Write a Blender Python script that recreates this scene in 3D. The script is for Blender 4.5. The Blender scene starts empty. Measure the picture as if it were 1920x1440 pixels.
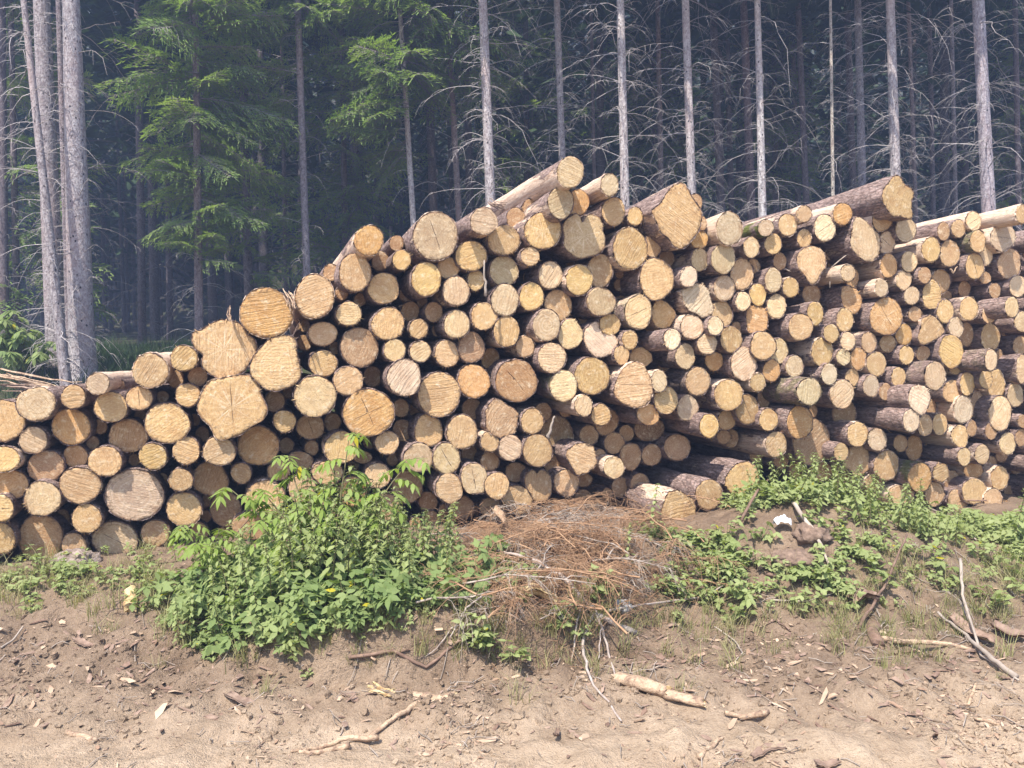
# Stacked timber in front of a spruce wood, seen from a forest road.
import bpy, math, random
import numpy as np
from mathutils import Vector, Matrix, noise as mnoise

rng = random.Random(7)
R_ = math.radians
scene = bpy.context.scene
COL = scene.collection

# ------------------------------------------------------------------ camera
EYE = Vector((0.0, 0.0, 1.75))
FPX = 1450.0
PITCH = R_(2.57)
ROLL = R_(0.9)
_f = Vector((0, math.cos(PITCH), -math.sin(PITCH)))
_u0 = Vector((0, math.sin(PITCH), math.cos(PITCH)))
_r0 = Vector((1, 0, 0))
CR = (_r0 * math.cos(ROLL) - _u0 * math.sin(ROLL)).normalized()
CU = (_u0 * math.cos(ROLL) + _r0 * math.sin(ROLL)).normalized()
CF = _f
cam_d = bpy.data.cameras.new("camera")
cam = bpy.data.objects.new("camera", cam_d)
COL.objects.link(cam)
cam.matrix_world = Matrix(((CR.x, CU.x, -CF.x, EYE.x), (CR.y, CU.y, -CF.y, EYE.y), (CR.z, CU.z, -CF.z, EYE.z), (0, 0, 0, 1)))
cam_d.sensor_width = 36.0
cam_d.lens = FPX / 1920 * 36.0
cam_d.clip_end = 600
scene.camera = cam

def ray(px, py):
    return CF + CR * ((px - 960) / FPX) - CU * ((py - 720) / FPX)
def at_depth(px, py, Y):
    d = ray(px, py)
    return EYE + d * (Y / d.y)
def hit_plane(px, py, P, n):
    d = ray(px, py)
    t = (P - EYE).dot(n) / d.dot(n)
    return EYE + d * t

# ------------------------------------------------------------------ terrain height
def ss(a, b, x):
    t = min(1.0, max(0.0, (x - a) / (b - a)))
    return t * t * (3 - 2 * t)
def fbm(x, y, z=0.0, o=4):
    return mnoise.fractal(Vector((x, y, z)), 1.0, 2.0, o)
def gz(x, y, fine=True):
    H = 0.29 - 0.16 * ss(0.8, 4.0, x)
    toe = 4.12 - 0.25 * ss(-1.0, -2.6, x) + 0.35 * ss(0.2, 1.2, x) + 0.12 * math.sin(x * 1.7)
    wid = 0.22 + 1.1 * ss(-1.0, -2.2, x) + 1.1 * ss(0.3, 1.4, x)
    z = H * ss(toe, toe + wid, y)
    z += 0.36 * math.exp(-((x - 2.1) / (1.0 if x > 2.1 else .6)) ** 2 - ((y - 5.75) / 0.75) ** 2)
    z += 0.12 * math.exp(-((x - 0.4) / 0.8) ** 2 - ((y - 5.35) / 0.5) ** 2)
    z += 0.10 * math.exp(-((x - 4.0) / 0.8) ** 2 - ((y - 5.9) / 0.6) ** 2)
    if y > 9.0:
        z += 1.2 * ss(9.4, 11.8, y) + 0.10 * max(0, min(y, 14) - 11.5) + 0.055 * max(0, y - 14) + 0.95 * max(0, y - 44)
    if fine and y < 14:
        k = ss(14, 9, y)
        z += k * 0.035 * fbm(x * 1.1, y * 1.1, 3.1)
        z += k * 0.028 * fbm(x * 4.3, y * 4.3, 7.7)
        if y < 8:
            z += 0.019 * fbm(x * 13, y * 13, 1.3, 3)
            b = math.exp(-((y - toe - wid * 0.4) / 0.5) ** 2)
            z += b * 0.075 * fbm(x * 6, y * 6, 9.2)
            z += -0.045 * math.exp(-((y - 3.55 - .12 * math.sin(x * .8)) / .16) ** 2) - 0.03 * math.exp(-((y - 3.02 - .1 * math.sin(x * .7 + 1)) / .14) ** 2)
            # wheel lug marks pressed into the damp verge
            g = math.exp(-((x - 1.75) / 0.75) ** 2 - ((y - 3.75) / 0.35) ** 2)
            z += g * 0.032 * math.sin((x * 0.9 + y * 0.35) * 2 * math.pi / 0.26)
    return z
def ground_px(px, py):
    """the point of the ground seen at a pixel of the photograph (a march along the sight line)"""
    d = ray(px, py)
    t = 2.0
    for i in range(400):
        p = EYE + d * t
        if p.z <= gz(p.x, p.y, False):
            break
        t += 0.03
    for i in range(8):
        p = EYE + d * t
        t -= (gz(p.x, p.y) - p.z) * 0.5 if False else 0
    p = EYE + d * t
    return Vector((p.x, p.y, gz(p.x, p.y)))

# ------------------------------------------------------------------ object helpers
def link(name, me, parent=None, mats=()):
    o = bpy.data.objects.new(name, me)
    COL.objects.link(o)
    if parent is not None:
        o.parent = parent
    if me is not None:
        for m in mats:
            me.materials.append(m)
    return o
def tag(o, label=None, cat=None, group=None, kind=None):
    if label: o["label"] = label
    if cat: o["category"] = cat
    if group: o["group"] = group
    if kind: o["kind"] = kind
    return o
def thing(name, label, cat, loc=(0, 0, 0), group=None):
    o = bpy.data.objects.new(name, None)
    COL.objects.link(o)
    o.location = loc
    o.empty_display_size = 0.1
    return tag(o, label, cat, group)

class MB:
    """collects vertices and faces of one mesh"""
    def __init__(s):
        s.v = []; s.f = []; s.mi = []; s.m = 0
    def add(s, vs, fs):
        b = len(s.v)
        s.v.extend(vs)
        for f in fs:
            s.f.append(tuple(i + b for i in f)); s.mi.append(s.m)
    def tube(s, pts, rad, n=5, cap=True):
        pts = [Vector(p) for p in pts]
        if not hasattr(rad, "__len__"):
            rad = [rad] * len(pts)
        vs = []; fs = []
        prev = None
        for i, p in enumerate(pts):
            t = (pts[min(i + 1, len(pts) - 1)] - pts[max(i - 1, 0)])
            if t.length < 1e-9: t = Vector((0, 0, 1))
            t.normalize()
            if prev is None:
                a = t.cross(Vector((0.31, 0.77, 0.11)))
                if a.length < 1e-4: a = t.cross(Vector((1, 0, 0)))
            else:
                a = prev - t * prev.dot(t)
            a.normalize(); prev = a
            b = t.cross(a)
            for k in range(n):
                w = 2 * math.pi * k / n
                vs.append(p + (a * math.cos(w) + b * math.sin(w)) * rad[i])
        for i in range(len(pts) - 1):
            for k in range(n):
                fs.append((i * n + k, i * n + (k + 1) % n, (i + 1) * n + (k + 1) % n, (i + 1) * n + k))
        if cap:
            fs.append(tuple(range(n - 1, -1, -1)))
            fs.append(tuple((len(pts) - 1) * n + k for k in range(n)))
        s.add(vs, fs)
    def leaf(s, base, d, nrm, L, W, fold=0.25, droop=0.15):
        side = d.cross(nrm).normalized()
        up = side.cross(d).normalized()
        m = base + d * (0.45 * L) - up * (fold * W * 0.5)
        t = base + d * L - up * (droop * L)
        l1 = base + d * (0.22 * L) + side * (W * 0.42)
        r1 = base + d * (0.22 * L) - side * (W * 0.42)
        l2 = base + d * (0.55 * L) + side * (W * 0.46) - up * (droop * L * 0.3)
        r2 = base + d * (0.55 * L) - side * (W * 0.46) - up * (droop * L * 0.3)
        s.add([base, m, t, l1, r1, l2, r2], [(0, 4, 1), (4, 6, 1), (6, 2, 1), (1, 2, 5), (1, 5, 3), (0, 1, 3)])
    def build(s, name, mats, parent=None, smooth=True):
        me = bpy.data.meshes.new(name)
        me.from_pydata([tuple(v) for v in s.v], [], s.f)
        if not isinstance(mats, (list, tuple)): mats = [mats]
        for m in mats: me.materials.append(m)
        if len(mats) > 1:
            me.polygons.foreach_set("material_index", s.mi)
        if smooth:
            me.polygons.foreach_set("use_smooth", [True] * len(me.polygons))
        me.update()
        o = bpy.data.objects.new(name, me)
        COL.objects.link(o)
        if parent is not None: o.parent = parent
        return o

def copy_tree(o, parent=None):
    c = o.copy(); COL.objects.link(c)
    if parent is not None: c.parent = parent
    for ch in [x for x in bpy.data.objects if x.parent is o]:
        copy_tree(ch, c)
    return c

# ------------------------------------------------------------------ materials
class NT:
    def __init__(s, name):
        s.m = bpy.data.materials.new(name); s.m.use_nodes = True
        s.t = s.m.node_tree; s.t.nodes.clear()
        s.out = s.n("ShaderNodeOutputMaterial")
        s.b = s.n("ShaderNodeBsdfPrincipled")
        s.l(s.b.outputs[0], s.out.inputs[0])
        s.b.inputs["Specular IOR Level"].default_value = 0.25
    def n(s, typ, **kw):
        x = s.t.nodes.new(typ)
        for k, v in kw.items(): setattr(x, k, v)
        return x
    def l(s, a, b): s.t.links.new(a, b)
    def val(s, x, sock):
        if isinstance(x, (int, float)): sock.default_value = x
        elif isinstance(x, (tuple, list)): sock.default_value = tuple(x) if len(x) == len(sock.default_value) else tuple(x) + (1,)
        else: s.l(x, sock)
    def math(s, op, a, b=0.0, c=None, clamp=False):
        x = s.n("ShaderNodeMath", operation=op, use_clamp=clamp)
        s.val(a, x.inputs[0]); s.val(b, x.inputs[1])
        if c is not None: s.val(c, x.inputs[2])
        return x.outputs[0]
    def mix(s, f, a, b, blend="MIX"):
        x = s.n("ShaderNodeMix", data_type="RGBA", blend_type=blend, clamp_factor=True)
        s.val(f, x.inputs[0]); s.val(a, x.inputs[6]); s.val(b, x.inputs[7])
        return x.outputs[2]
    def noise(s, vec, scale, detail=3.0, rough=0.55, dist=0.0, dim="3D", w=None):
        x = s.n("ShaderNodeTexNoise", noise_dimensions=dim)
        if vec is not None: s.l(vec, x.inputs["Vector"])
        if w is not None: s.val(w, x.inputs["W"])
        x.inputs["Scale"].default_value = scale; x.inputs["Detail"].default_value = detail
        x.inputs["Roughness"].default_value = rough; x.inputs["Distortion"].default_value = dist
        return x.outputs["Fac"]
    def ramp(s, f, lo, hi, a=0.0, b=1.0):
        x = s.n("ShaderNodeMapRange", clamp=True)
        s.val(f, x.inputs[0]); s.val(lo, x.inputs[1]); s.val(hi, x.inputs[2]); s.val(a, x.inputs[3]); s.val(b, x.inputs[4])
        return x.outputs[0]
    def prop(s, name):
        return s.n("ShaderNodeAttribute", attribute_type="OBJECT", attribute_name=name)
    def attr(s, name):
        return s.n("ShaderNodeAttribute", attribute_type="GEOMETRY", attribute_name=name)
    def coord(s, which="Object"):
        return s.n("ShaderNodeTexCoord").outputs[which]
    def mapping(s, vec, scale=(1, 1, 1), rot=(0, 0, 0), loc=(0, 0, 0)):
        x = s.n("ShaderNodeMapping"); s.l(vec, x.inputs[0])
        s.val(scale, x.inputs["Scale"]); s.val(rot, x.inputs["Rotation"]); s.val(loc, x.inputs["Location"])
        return x.outputs[0]
    def vmath(s, op, a, b):
        x = s.n("ShaderNodeVectorMath", operation=op); s.val(a, x.inputs[0]); s.val(b, x.inputs[1]); return x.outputs[0]
    def comb(s, x=0.0, y=0.0, z=0.0):
        c = s.n("ShaderNodeCombineXYZ"); s.val(x, c.inputs[0]); s.val(y, c.inputs[1]); s.val(z, c.inputs[2]); return c.outputs[0]
    def color(s, c): s.val(c, s.b.inputs["Base Color"])
    def rough(s, r): s.val(r, s.b.inputs["Roughness"])
    def bump(s, h, strength=0.4, dist=0.01):
        x = s.n("ShaderNodeBump"); x.inputs["Strength"].default_value = strength; x.inputs["Distance"].default_value = dist
        s.l(h, x.inputs["Height"]); s.l(x.outputs[0], s.b.inputs["Normal"])
        return x

def mat_cut_end():
    t = NT("sawn_wood")
    info = t.n("ShaderNodeObjectInfo")
    rnd = info.outputs["Random"]
    co = t.coord()
    seed = t.math("MULTIPLY", rnd, 57.0)
    off = t.vmath("ADD", co, t.comb(seed, t.math("MULTIPLY", rnd, 31.0), 0.0))
    rad = t.attr("rad").outputs["Fac"]; rn = t.attr("rn").outputs["Fac"]
    base = info.outputs["Color"]
    # growth rings, warped a little
    wob = t.noise(off, 7.0, 3.0)
    rr = t.math("ADD", rad, t.math("MULTIPLY", wob, 0.05))
    rings = t.noise(None, 75.0, 2.0, 0.6, dim="1D", w=t.math("ADD", rr, seed))
    # saw marks: straight streaks across the face, direction differs per log
    ang = t.math("MULTIPLY", rnd, 25.0)
    rot = t.comb(0.0, 0.0, ang)
    sv = t.mapping(off, (1, 1, 1), rot)
    warp = t.noise(off, 4.0, 2.0)
    sep = t.n("ShaderNodeSeparateXYZ"); t.l(sv, sep.inputs[0])
    sy = t.math("ADD", sep.outputs[1], t.math("MULTIPLY", warp, 0.05))
    saw = t.noise(t.comb(t.math("MULTIPLY", sep.outputs[0], 0.05), sy, 0.0), 62.0, 3.0, 0.65)
    sawk = t.prop("saw").outputs["Fac"]
    saw_m = t.math("MULTIPLY", t.ramp(saw, 0.42, 0.62), sawk)
    # rays from the pith
    sp = t.n("ShaderNodeSeparateXYZ"); t.l(co, sp.inputs[0])
    an = t.math("ARCTAN2", sp.outputs[1], sp.outputs[0])
    dirv = t.comb(t.math("MULTIPLY", t.math("COSINE", an), 1.6), t.math("MULTIPLY", t.math("SINE", an), 1.6), seed)
    rays = t.noise(dirv, 3.2, 3.0, 0.6)
    star = t.math("MULTIPLY", t.math("MULTIPLY", t.ramp(rays, 0.52, 0.68), t.ramp(rn, 0.9, 0.15)), t.prop("star").outputs["Fac"])
    # blotches, speckle and darker heartwood
    blot = t.noise(off, 8.0, 4.0, 0.6)
    speck = t.noise(off, 95.0, 3.0, 0.7)
    c = t.mix(t.ramp(rings, 0.35, 0.65), base, t.mix(1.0, base, (0.84, 0.76, 0.66), "MULTIPLY"))
    c = t.mix(t.math("MULTIPLY", t.ramp(blot, 0.50, 0.72), 0.7), c, t.mix(1.0, base, (0.66, 0.52, 0.42), "MULTIPLY"))
    c = t.mix(t.math("MULTIPLY", t.ramp(blot, 0.42, 0.25), 0.5), c, t.mix(0.45, base, (0.72, 0.56, 0.34)))
    heart = t.ramp(t.math("ADD", rn, t.math("MULTIPLY", wob, 0.4)), 0.85, 0.55)
    c = t.mix(t.math("MULTIPLY", heart, t.prop("heart").outputs["Fac"]), c, t.mix(1.0, base, (0.72, 0.66, 0.62), "MULTIPLY"))
    c = t.mix(t.math("MULTIPLY", saw_m, 0.40), c, t.mix(1.0, base, (0.50, 0.40, 0.31), "MULTIPLY"))
    c = t.mix(t.math("MULTIPLY", star, 0.9), c, (0.78, 0.63, 0.43))
    c = t.mix(t.math("MULTIPLY", t.ramp(speck, 0.60, 0.75), 0.22), c, (0.16, 0.10, 0.06))
    dirt = t.noise(off, 2.6, 5.0, 0.65, 0.4)
    c = t.mix(t.math("MULTIPLY", t.ramp(dirt, 0.52, 0.70), 0.4), c, t.mix(1.0, base, (0.62, 0.56, 0.52), "MULTIPLY"))
    fibre = t.noise(t.comb(t.math("MULTIPLY", sep.outputs[0], 0.25), sy, 0.0), 150.0, 3.0, 0.75)
    c = t.mix(t.math("MULTIPLY", t.ramp(fibre, 0.5, 0.72), 0.45), c, (0.80, 0.66, 0.46))
    lump = t.noise(off, 17.0, 4.0, 0.7)
    c = t.mix(t.math("MULTIPLY", t.ramp(lump, 0.55, 0.70), 0.5), c, (0.80, 0.67, 0.47))
    c = t.mix(t.math("MULTIPLY", t.ramp(lump, 0.42, 0.28), 0.3), c, t.mix(1.0, base, (0.50, 0.40, 0.33), "MULTIPLY"))
    rimd = t.math("MULTIPLY", t.ramp(rn, 0.62, 0.95), t.ramp(t.noise(off, 42.0, 3.0, 0.7), 0.52, 0.62))
    c = t.mix(t.math("MULTIPLY", rimd, 0.7), c, (0.13, 0.08, 0.05))
    edge = t.ramp(t.math("ADD", rn, t.math("MULTIPLY", t.math("SUBTRACT", blot, 0.5), 0.12)), 0.93, 1.0)
    c = t.mix(t.math("MULTIPLY", edge, 0.75), c, (0.20, 0.105, 0.055))
    # check cracks through the pith
    ck = t.prop("crack").outputs["Fac"]
    line = t.math("ABSOLUTE", t.math("MULTIPLY", t.math("SINE", t.math("ADD", an, t.math("ADD", ang, t.math("MULTIPLY", wob, 0.3)))), rad))
    line2 = t.math("ABSOLUTE", t.math("MULTIPLY", t.math("COSINE", t.math("ADD", an, t.math("ADD", ang, t.math("MULTIPLY", wob, 0.3)))), rad))
    l1 = t.math("MULTIPLY", t.ramp(line, 0.0026, 0.0010), t.math("MINIMUM", ck, 1.0))
    l2 = t.math("MULTIPLY", t.ramp(line2, 0.0026, 0.0010), t.math("SUBTRACT", ck, 1.0, clamp=True))
    lc = t.math("MULTIPLY", t.math("MAXIMUM", l1, l2), t.ramp(t.math("ADD", rn, t.math("MULTIPLY", blot, 0.5)), 0.95, 0.75))
    c = t.mix(t.math("MULTIPLY", lc, 0.8), c, (0.10, 0.06, 0.04))
    t.color(c); t.rough(0.85)
    h = t.math("ADD", t.math("MULTIPLY", saw, t.math("ADD", sawk, 0.3)), t.math("ADD", t.math("MULTIPLY", speck, 0.35), t.math("MULTIPLY", lump, 0.9)))
    h = t.math("SUBTRACT", h, t.math("MULTIPLY", lc, 2.0))
    t.bump(h, 0.7, 0.011)
    return t.m

def mat_bark():
    t = NT("spruce_bark")
    info = t.n("ShaderNodeObjectInfo")
    seed = t.math("MULTIPLY", info.outputs["Random"], 43.0)
    co = t.vmath("ADD", t.coord(), t.comb(seed, 0.0, seed))
    lv = t.mapping(co, (1, 1, 0.28))
    n1 = t.noise(lv, 22.0, 5.0, 0.65)
    n2 = t.noise(lv, 60.0, 3.0, 0.7)
    big = t.noise(lv, 4.0, 3.0, 0.55)
    vor = t.n("ShaderNodeTexVoronoi", feature="DISTANCE_TO_EDGE"); t.l(t.vmath("ADD", t.mapping(co, (1, 1, 0.35)), t.comb(t.math("MULTIPLY", n1, 0.05), t.math("MULTIPLY", n2, 0.03), t.math("MULTIPLY", n2, 0.04))), vor.inputs["Vector"]); vor.inputs["Scale"].default_value = 40.0
    c = t.mix(t.ramp(n1, 0.3, 0.7), (0.14, 0.09, 0.072), (0.44, 0.31, 0.265))
    c = t.mix(t.math("MULTIPLY", t.ramp(n2, 0.52, 0.7), 0.6), c, (0.48, 0.39, 0.35))
    c = t.mix(t.math("MULTIPLY", t.ramp(vor.outputs["Distance"], 0.04, 0.0), t.ramp(big, 0.35, 0.65, 0.1, 0.8)), c, (0.06, 0.038, 0.032))
    strip = t.prop("strip").outputs["Fac"]
    thr = t.math("SUBTRACT", 0.86, t.math("MULTIPLY", strip, 0.58))
    fib = t.noise(t.mapping(co, (1, 1, 0.05)), 80.0, 3.0, 0.6)
    pale = t.mix(t.ramp(fib, 0.35, 0.65), (0.74, 0.58, 0.44), (0.56, 0.38, 0.27))
    pale = t.mix(t.math("MULTIPLY", t.ramp(n1, 0.56, 0.7), 0.7), pale, (0.30, 0.17, 0.11))
    sm = t.ramp(t.math("ADD", big, t.math("MULTIPLY", t.math("SUBTRACT", n2, 0.5), 0.25)), thr, t.math("ADD", thr, 0.03))
    c = t.mix(sm, c, pale)
    moss = t.prop("moss").outputs["Fac"]
    mm = t.math("MULTIPLY", t.ramp(t.noise(co, 9.0, 4.0, 0.6), 0.42, 0.55), moss)
    c = t.mix(mm, c, (0.14, 0.15, 0.035))
    t.color(c); t.rough(0.9)
    h = t.math("ADD", n1, t.math("MULTIPLY", n2, 0.5))
    h = t.math("ADD", h, t.ramp(vor.outputs["Distance"], 0.0, 0.12))
    h = t.math("MULTIPLY", h, t.ramp(sm, 1.0, 0.0, 0.25, 1.0))
    t.bump(h, 0.8, 0.02)
    return t.m

def mat_trunk():
    t = NT("standing_spruce_bark")
    info = t.n("ShaderNodeObjectInfo")
    base = info.outputs["Color"]
    seed = t.math("MULTIPLY", info.outputs["Random"], 91.0)
    co = t.vmath("ADD", t.coord(), t.comb(seed, seed, 0.0))
    n1 = t.noise(t.mapping(co, (1, 1, 0.6)), 20.0, 4.0, 0.75)
    n2 = t.noise(t.mapping(co, (1, 1, 0.7)), 42.0, 3.0, 0.75)
    big = t.noise(t.mapping(co, (1, 1, 0.25)), 2.2, 3.0)
    vor = t.n("ShaderNodeTexVoronoi"); t.l(t.mapping(co, (1, 1, 0.7)), vor.inputs["Vector"]); vor.inputs["Scale"].default_value = 11.0
    c = t.mix(t.ramp(n1, 0.32, 0.68), t.mix(1.0, base, (0.42, 0.37, 0.38), "MULTIPLY"), base)
    c = t.mix(t.math("MULTIPLY", t.ramp(n2, 0.5, 0.6), 0.8), c, t.mix(1.0, base, (0.34, 0.28, 0.28), "MULTIPLY"))
    c = t.mix(t.math("MULTIPLY", t.ramp(big, 0.5, 0.7), 0.5), c, t.mix(1.0, base, (0.85, 0.66, 0.60), "MULTIPLY"))
    c = t.mix(t.ramp(vor.outputs["Distance"], 0.17, 0.10), c, (0.035, 0.028, 0.028))
    t.color(c); t.rough(0.9)
    t.bump(t.math("ADD", n1, n2), 1.0, 0.016)
    return t.m

def mat_plain(name, c1, c2, scale=20.0, rough=0.85, bump=0.3, vary=0.0):
    t = NT(name)
    info = t.n("ShaderNodeObjectInfo")
    co = t.coord()
    n = t.noise(co, scale, 4.0, 0.6)
    c = t.mix(t.ramp(n, 0.32, 0.68), c1, c2)
    if vary:
        c = t.mix(t.math("MULTIPLY", info.outputs["Random"], vary), c, t.mix(1.0, c, (0.5, 0.5, 0.5), "MULTIPLY"))
    t.color(c); t.rough(rough)
    t.bump(n, bump, 0.01)
    return t.m

def mat_leaf(name, c1, c2, c3, trans=0.35, scale=3.0, yellow=0.0):
    """foliage: hue varies from leaf to leaf, some light passes through"""
    t = NT(name)
    g = t.n("ShaderNodeNewGeometry")
    ri = g.outputs["Random Per Island"]
    co = t.coord()
    n = t.noise(co, scale, 3.0)
    c = t.mix(ri, c1, c2)
    c = t.mix(t.math("MULTIPLY", t.ramp(n, 0.45, 0.7), 0.8), c, c3)
    if yellow:
        c = t.mix(t.math("GREATER_THAN", t.math("FRACT", t.math("MULTIPLY", ri, 37.7)), 1.0 - yellow), c, (0.42, 0.36, 0.03))
    t.color(c); t.rough(0.72); t.b.inputs["Specular IOR Level"].default_value = 0.15
    tr = t.n("ShaderNodeBsdfTranslucent")
    t.l(t.mix(1.0, c, (1.25, 1.35, 0.6), "MULTIPLY"), tr.inputs[0])
    mx = t.n("ShaderNodeMixShader"); mx.inputs[0].default_value = trans
    t.l(t.b.outputs[0], mx.inputs[1]); t.l(tr.outputs[0], mx.inputs[2]); t.l(mx.outputs[0], t.out.inputs[0])
    return t.m

def mat_peeled(name, pale, tan, brown, scale=16.0):
    t = NT(name); co = t.coord(); info = t.n("ShaderNodeObjectInfo")
    co = t.vmath("ADD", co, t.comb(t.math("MULTIPLY", info.outputs["Random"], 30.0), 0.0, 0.0))
    n = t.noise(co, scale, 5.0, 0.65); f = t.noise(t.mapping(co, (12, 60, 60)), 2.2, 4.0, 0.7); p_ = t.noise(co, scale * 2.2, 4.0, 0.7)
    c = t.mix(t.ramp(f, 0.35, 0.65), pale, tan)
    c = t.mix(t.ramp(n, 0.46, 0.56), c, t.mix(t.ramp(p_, 0.4, 0.6), brown, tan))
    c = t.mix(t.math("MULTIPLY", t.ramp(p_, 0.62, 0.7), 0.8), c, (0.10, 0.06, 0.045))
    t.color(c); t.rough(0.9); t.bump(t.math("ADD", f, n), 0.8, 0.012)
    return t.m

def mat_ground():
    t = NT("forest_road_soil")
    co = t.coord()
    damp = t.noise(t.mapping(co, (0.6, 1.4, 1)), 1.3, 3.0, 0.5)
    sp = t.n("ShaderNodeSeparateXYZ"); t.l(co, sp.inputs[0])
    Y = sp.outputs[1]; X = sp.outputs[0]
    big = t.noise(co, 0.9, 4.0, 0.6)
    mid = t.noise(co, 5.0, 5.0, 0.65)
    fine = t.noise(co, 38.0, 4.0, 0.7)
    grit = t.noise(co, 140.0, 2.0, 0.7)
    dusty = t.mix(t.ramp(mid, 0.3, 0.7), (0.335, 0.242, 0.16), (0.49, 0.37, 0.258))
    humus = t.mix(t.ramp(mid, 0.3, 0.7), (0.165, 0.112, 0.073), (0.30, 0.212, 0.142))
    k = t.ramp(t.math("ADD", Y, t.math("MULTIPLY", t.math("SUBTRACT", big, 0.5), 1.6)), 3.35, 4.2)
    c = t.mix(k, dusty, humus)
    c = t.mix(t.math("MULTIPLY", t.ramp(fine, 0.52, 0.72), 0.55), c, t.mix(1.0, c, (0.48, 0.42, 0.38), "MULTIPLY"))
    c = t.mix(t.math("MULTIPLY", t.ramp(grit, 0.58, 0.72), 0.4), c, (0.55, 0.45, 0.36))
    c = t.mix(t.math("MULTIPLY", t.ramp(damp, 0.52, 0.66), 0.45), c, t.mix(1.0, c, (0.60, 0.54, 0.50), "MULTIPLY"))
    # needle litter and moss, darkened to stand in for the wood's shade
    litter = t.mix(t.ramp(mid, 0.4, 0.65), (0.06, 0.042, 0.032), (0.05, 0.075, 0.022))
    c = t.mix(t.ramp(Y, 8.8, 10.4), c, litter)
    t.color(c); t.rough(0.95)
    h = t.math("ADD", t.math("MULTIPLY", mid, 1.5), t.math("ADD", fine, t.math("MULTIPLY", grit, 0.4)))
    t.bump(h, 0.9, 0.03)
    return t.m

M = dict(
    cut=mat_cut_end(), bark=mat_bark(), trunk=mat_trunk(), soil=mat_ground(),
    dead=mat_plain("dead_branch_wood", (0.32, 0.28, 0.265), (0.50, 0.45, 0.42), 30, vary=0.5),
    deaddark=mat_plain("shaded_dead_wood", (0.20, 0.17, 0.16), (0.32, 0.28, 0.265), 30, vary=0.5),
    needle=mat_leaf("spruce_needles", (0.16, 0.24, 0.075), (0.22, 0.31, 0.09), (0.34, 0.42, 0.12), 0.42, 1.6),
    needledark=mat_leaf("shaded_spruce_needles", (0.028, 0.052, 0.026), (0.038, 0.066, 0.030), (0.050, 0.082, 0.034), 0.2, 0.8),  # needle green darkened to put in the shade of the closed wood
    nettle=mat_leaf("nettle_leaf", (0.23, 0.275, 0.10), (0.31, 0.355, 0.145), (0.40, 0.43, 0.21), 0.40, 5.0, 0.006),
    lowleaf=mat_leaf("ground_elder_leaf", (0.165, 0.225, 0.080), (0.225, 0.285, 0.105), (0.30, 0.345, 0.145), 0.38, 3.0, 0.004),
    elder=mat_leaf("elder_leaf", (0.19, 0.26, 0.055), (0.26, 0.34, 0.08), (0.32, 0.38, 0.14), 0.42, 4.0, 0.005),
    shadegrass=mat_leaf("shaded_floor_grass", (0.035, 0.065, 0.022), (0.05, 0.085, 0.03), (0.07, 0.10, 0.04), 0.2, 2.0),  # grass green with the shade under the trees put into it
    grass=mat_leaf("grass_blade", (0.21, 0.22, 0.08), (0.32, 0.29, 0.14), (0.42, 0.36, 0.21), 0.3, 2.0),
    stem=mat_plain("green_stem", (0.10, 0.11, 0.045), (0.17, 0.13, 0.07), 40),
    twig=mat_plain("dry_twig", (0.25, 0.138, 0.076), (0.44, 0.275, 0.16), 9.0, vary=0.3),
    twiggrey=mat_plain("grey_twig", (0.26, 0.21, 0.17), (0.46, 0.38, 0.31), 9.0, vary=0.3),
    peeled=mat_peeled("peeled_wood", (0.58, 0.43, 0.29), (0.42, 0.285, 0.185), (0.21, 0.135, 0.095)), clod=mat_plain("clod_soil", (0.10, 0.065, 0.048), (0.26, 0.18, 0.13), 26.0, 0.95, 1.0), stump=mat_peeled("weathered_wood", (0.42, 0.34, 0.29), (0.30, 0.23, 0.19), (0.16, 0.11, 0.09), 22.0),
    birch=mat_plain("white_branch_bark", (0.27, 0.21, 0.175), (0.44, 0.37, 0.32), 30.0),
    brownstick=mat_plain("brown_stick_bark", (0.14, 0.085, 0.06), (0.27, 0.175, 0.125), 24.0, vary=0.4),
    slab=mat_plain("bark_slab", (0.19, 0.12, 0.088), (0.35, 0.245, 0.18), 26.0, vary=0.5),
    split=mat_peeled("split_wood", (0.72, 0.58, 0.34), (0.56, 0.40, 0.20), (0.34, 0.21, 0.10), 12.0),
    chip=mat_leaf("wood_chips", (0.26, 0.165, 0.11), (0.44, 0.31, 0.21), (0.54, 0.41, 0.29), 0.0, 9.0),
    stone=mat_plain("pale_stone", (0.34, 0.31, 0.29), (0.52, 0.49, 0.46), 18.0),
    film=mat_plain("white_plastic_film", (0.42, 0.42, 0.43), (0.66, 0.66, 0.67), 30.0, 0.35),
    blue=mat_plain("blue_plastic_scrap", (0.10, 0.24, 0.45), (0.16, 0.36, 0.58), 30.0, 0.4),
)
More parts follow.
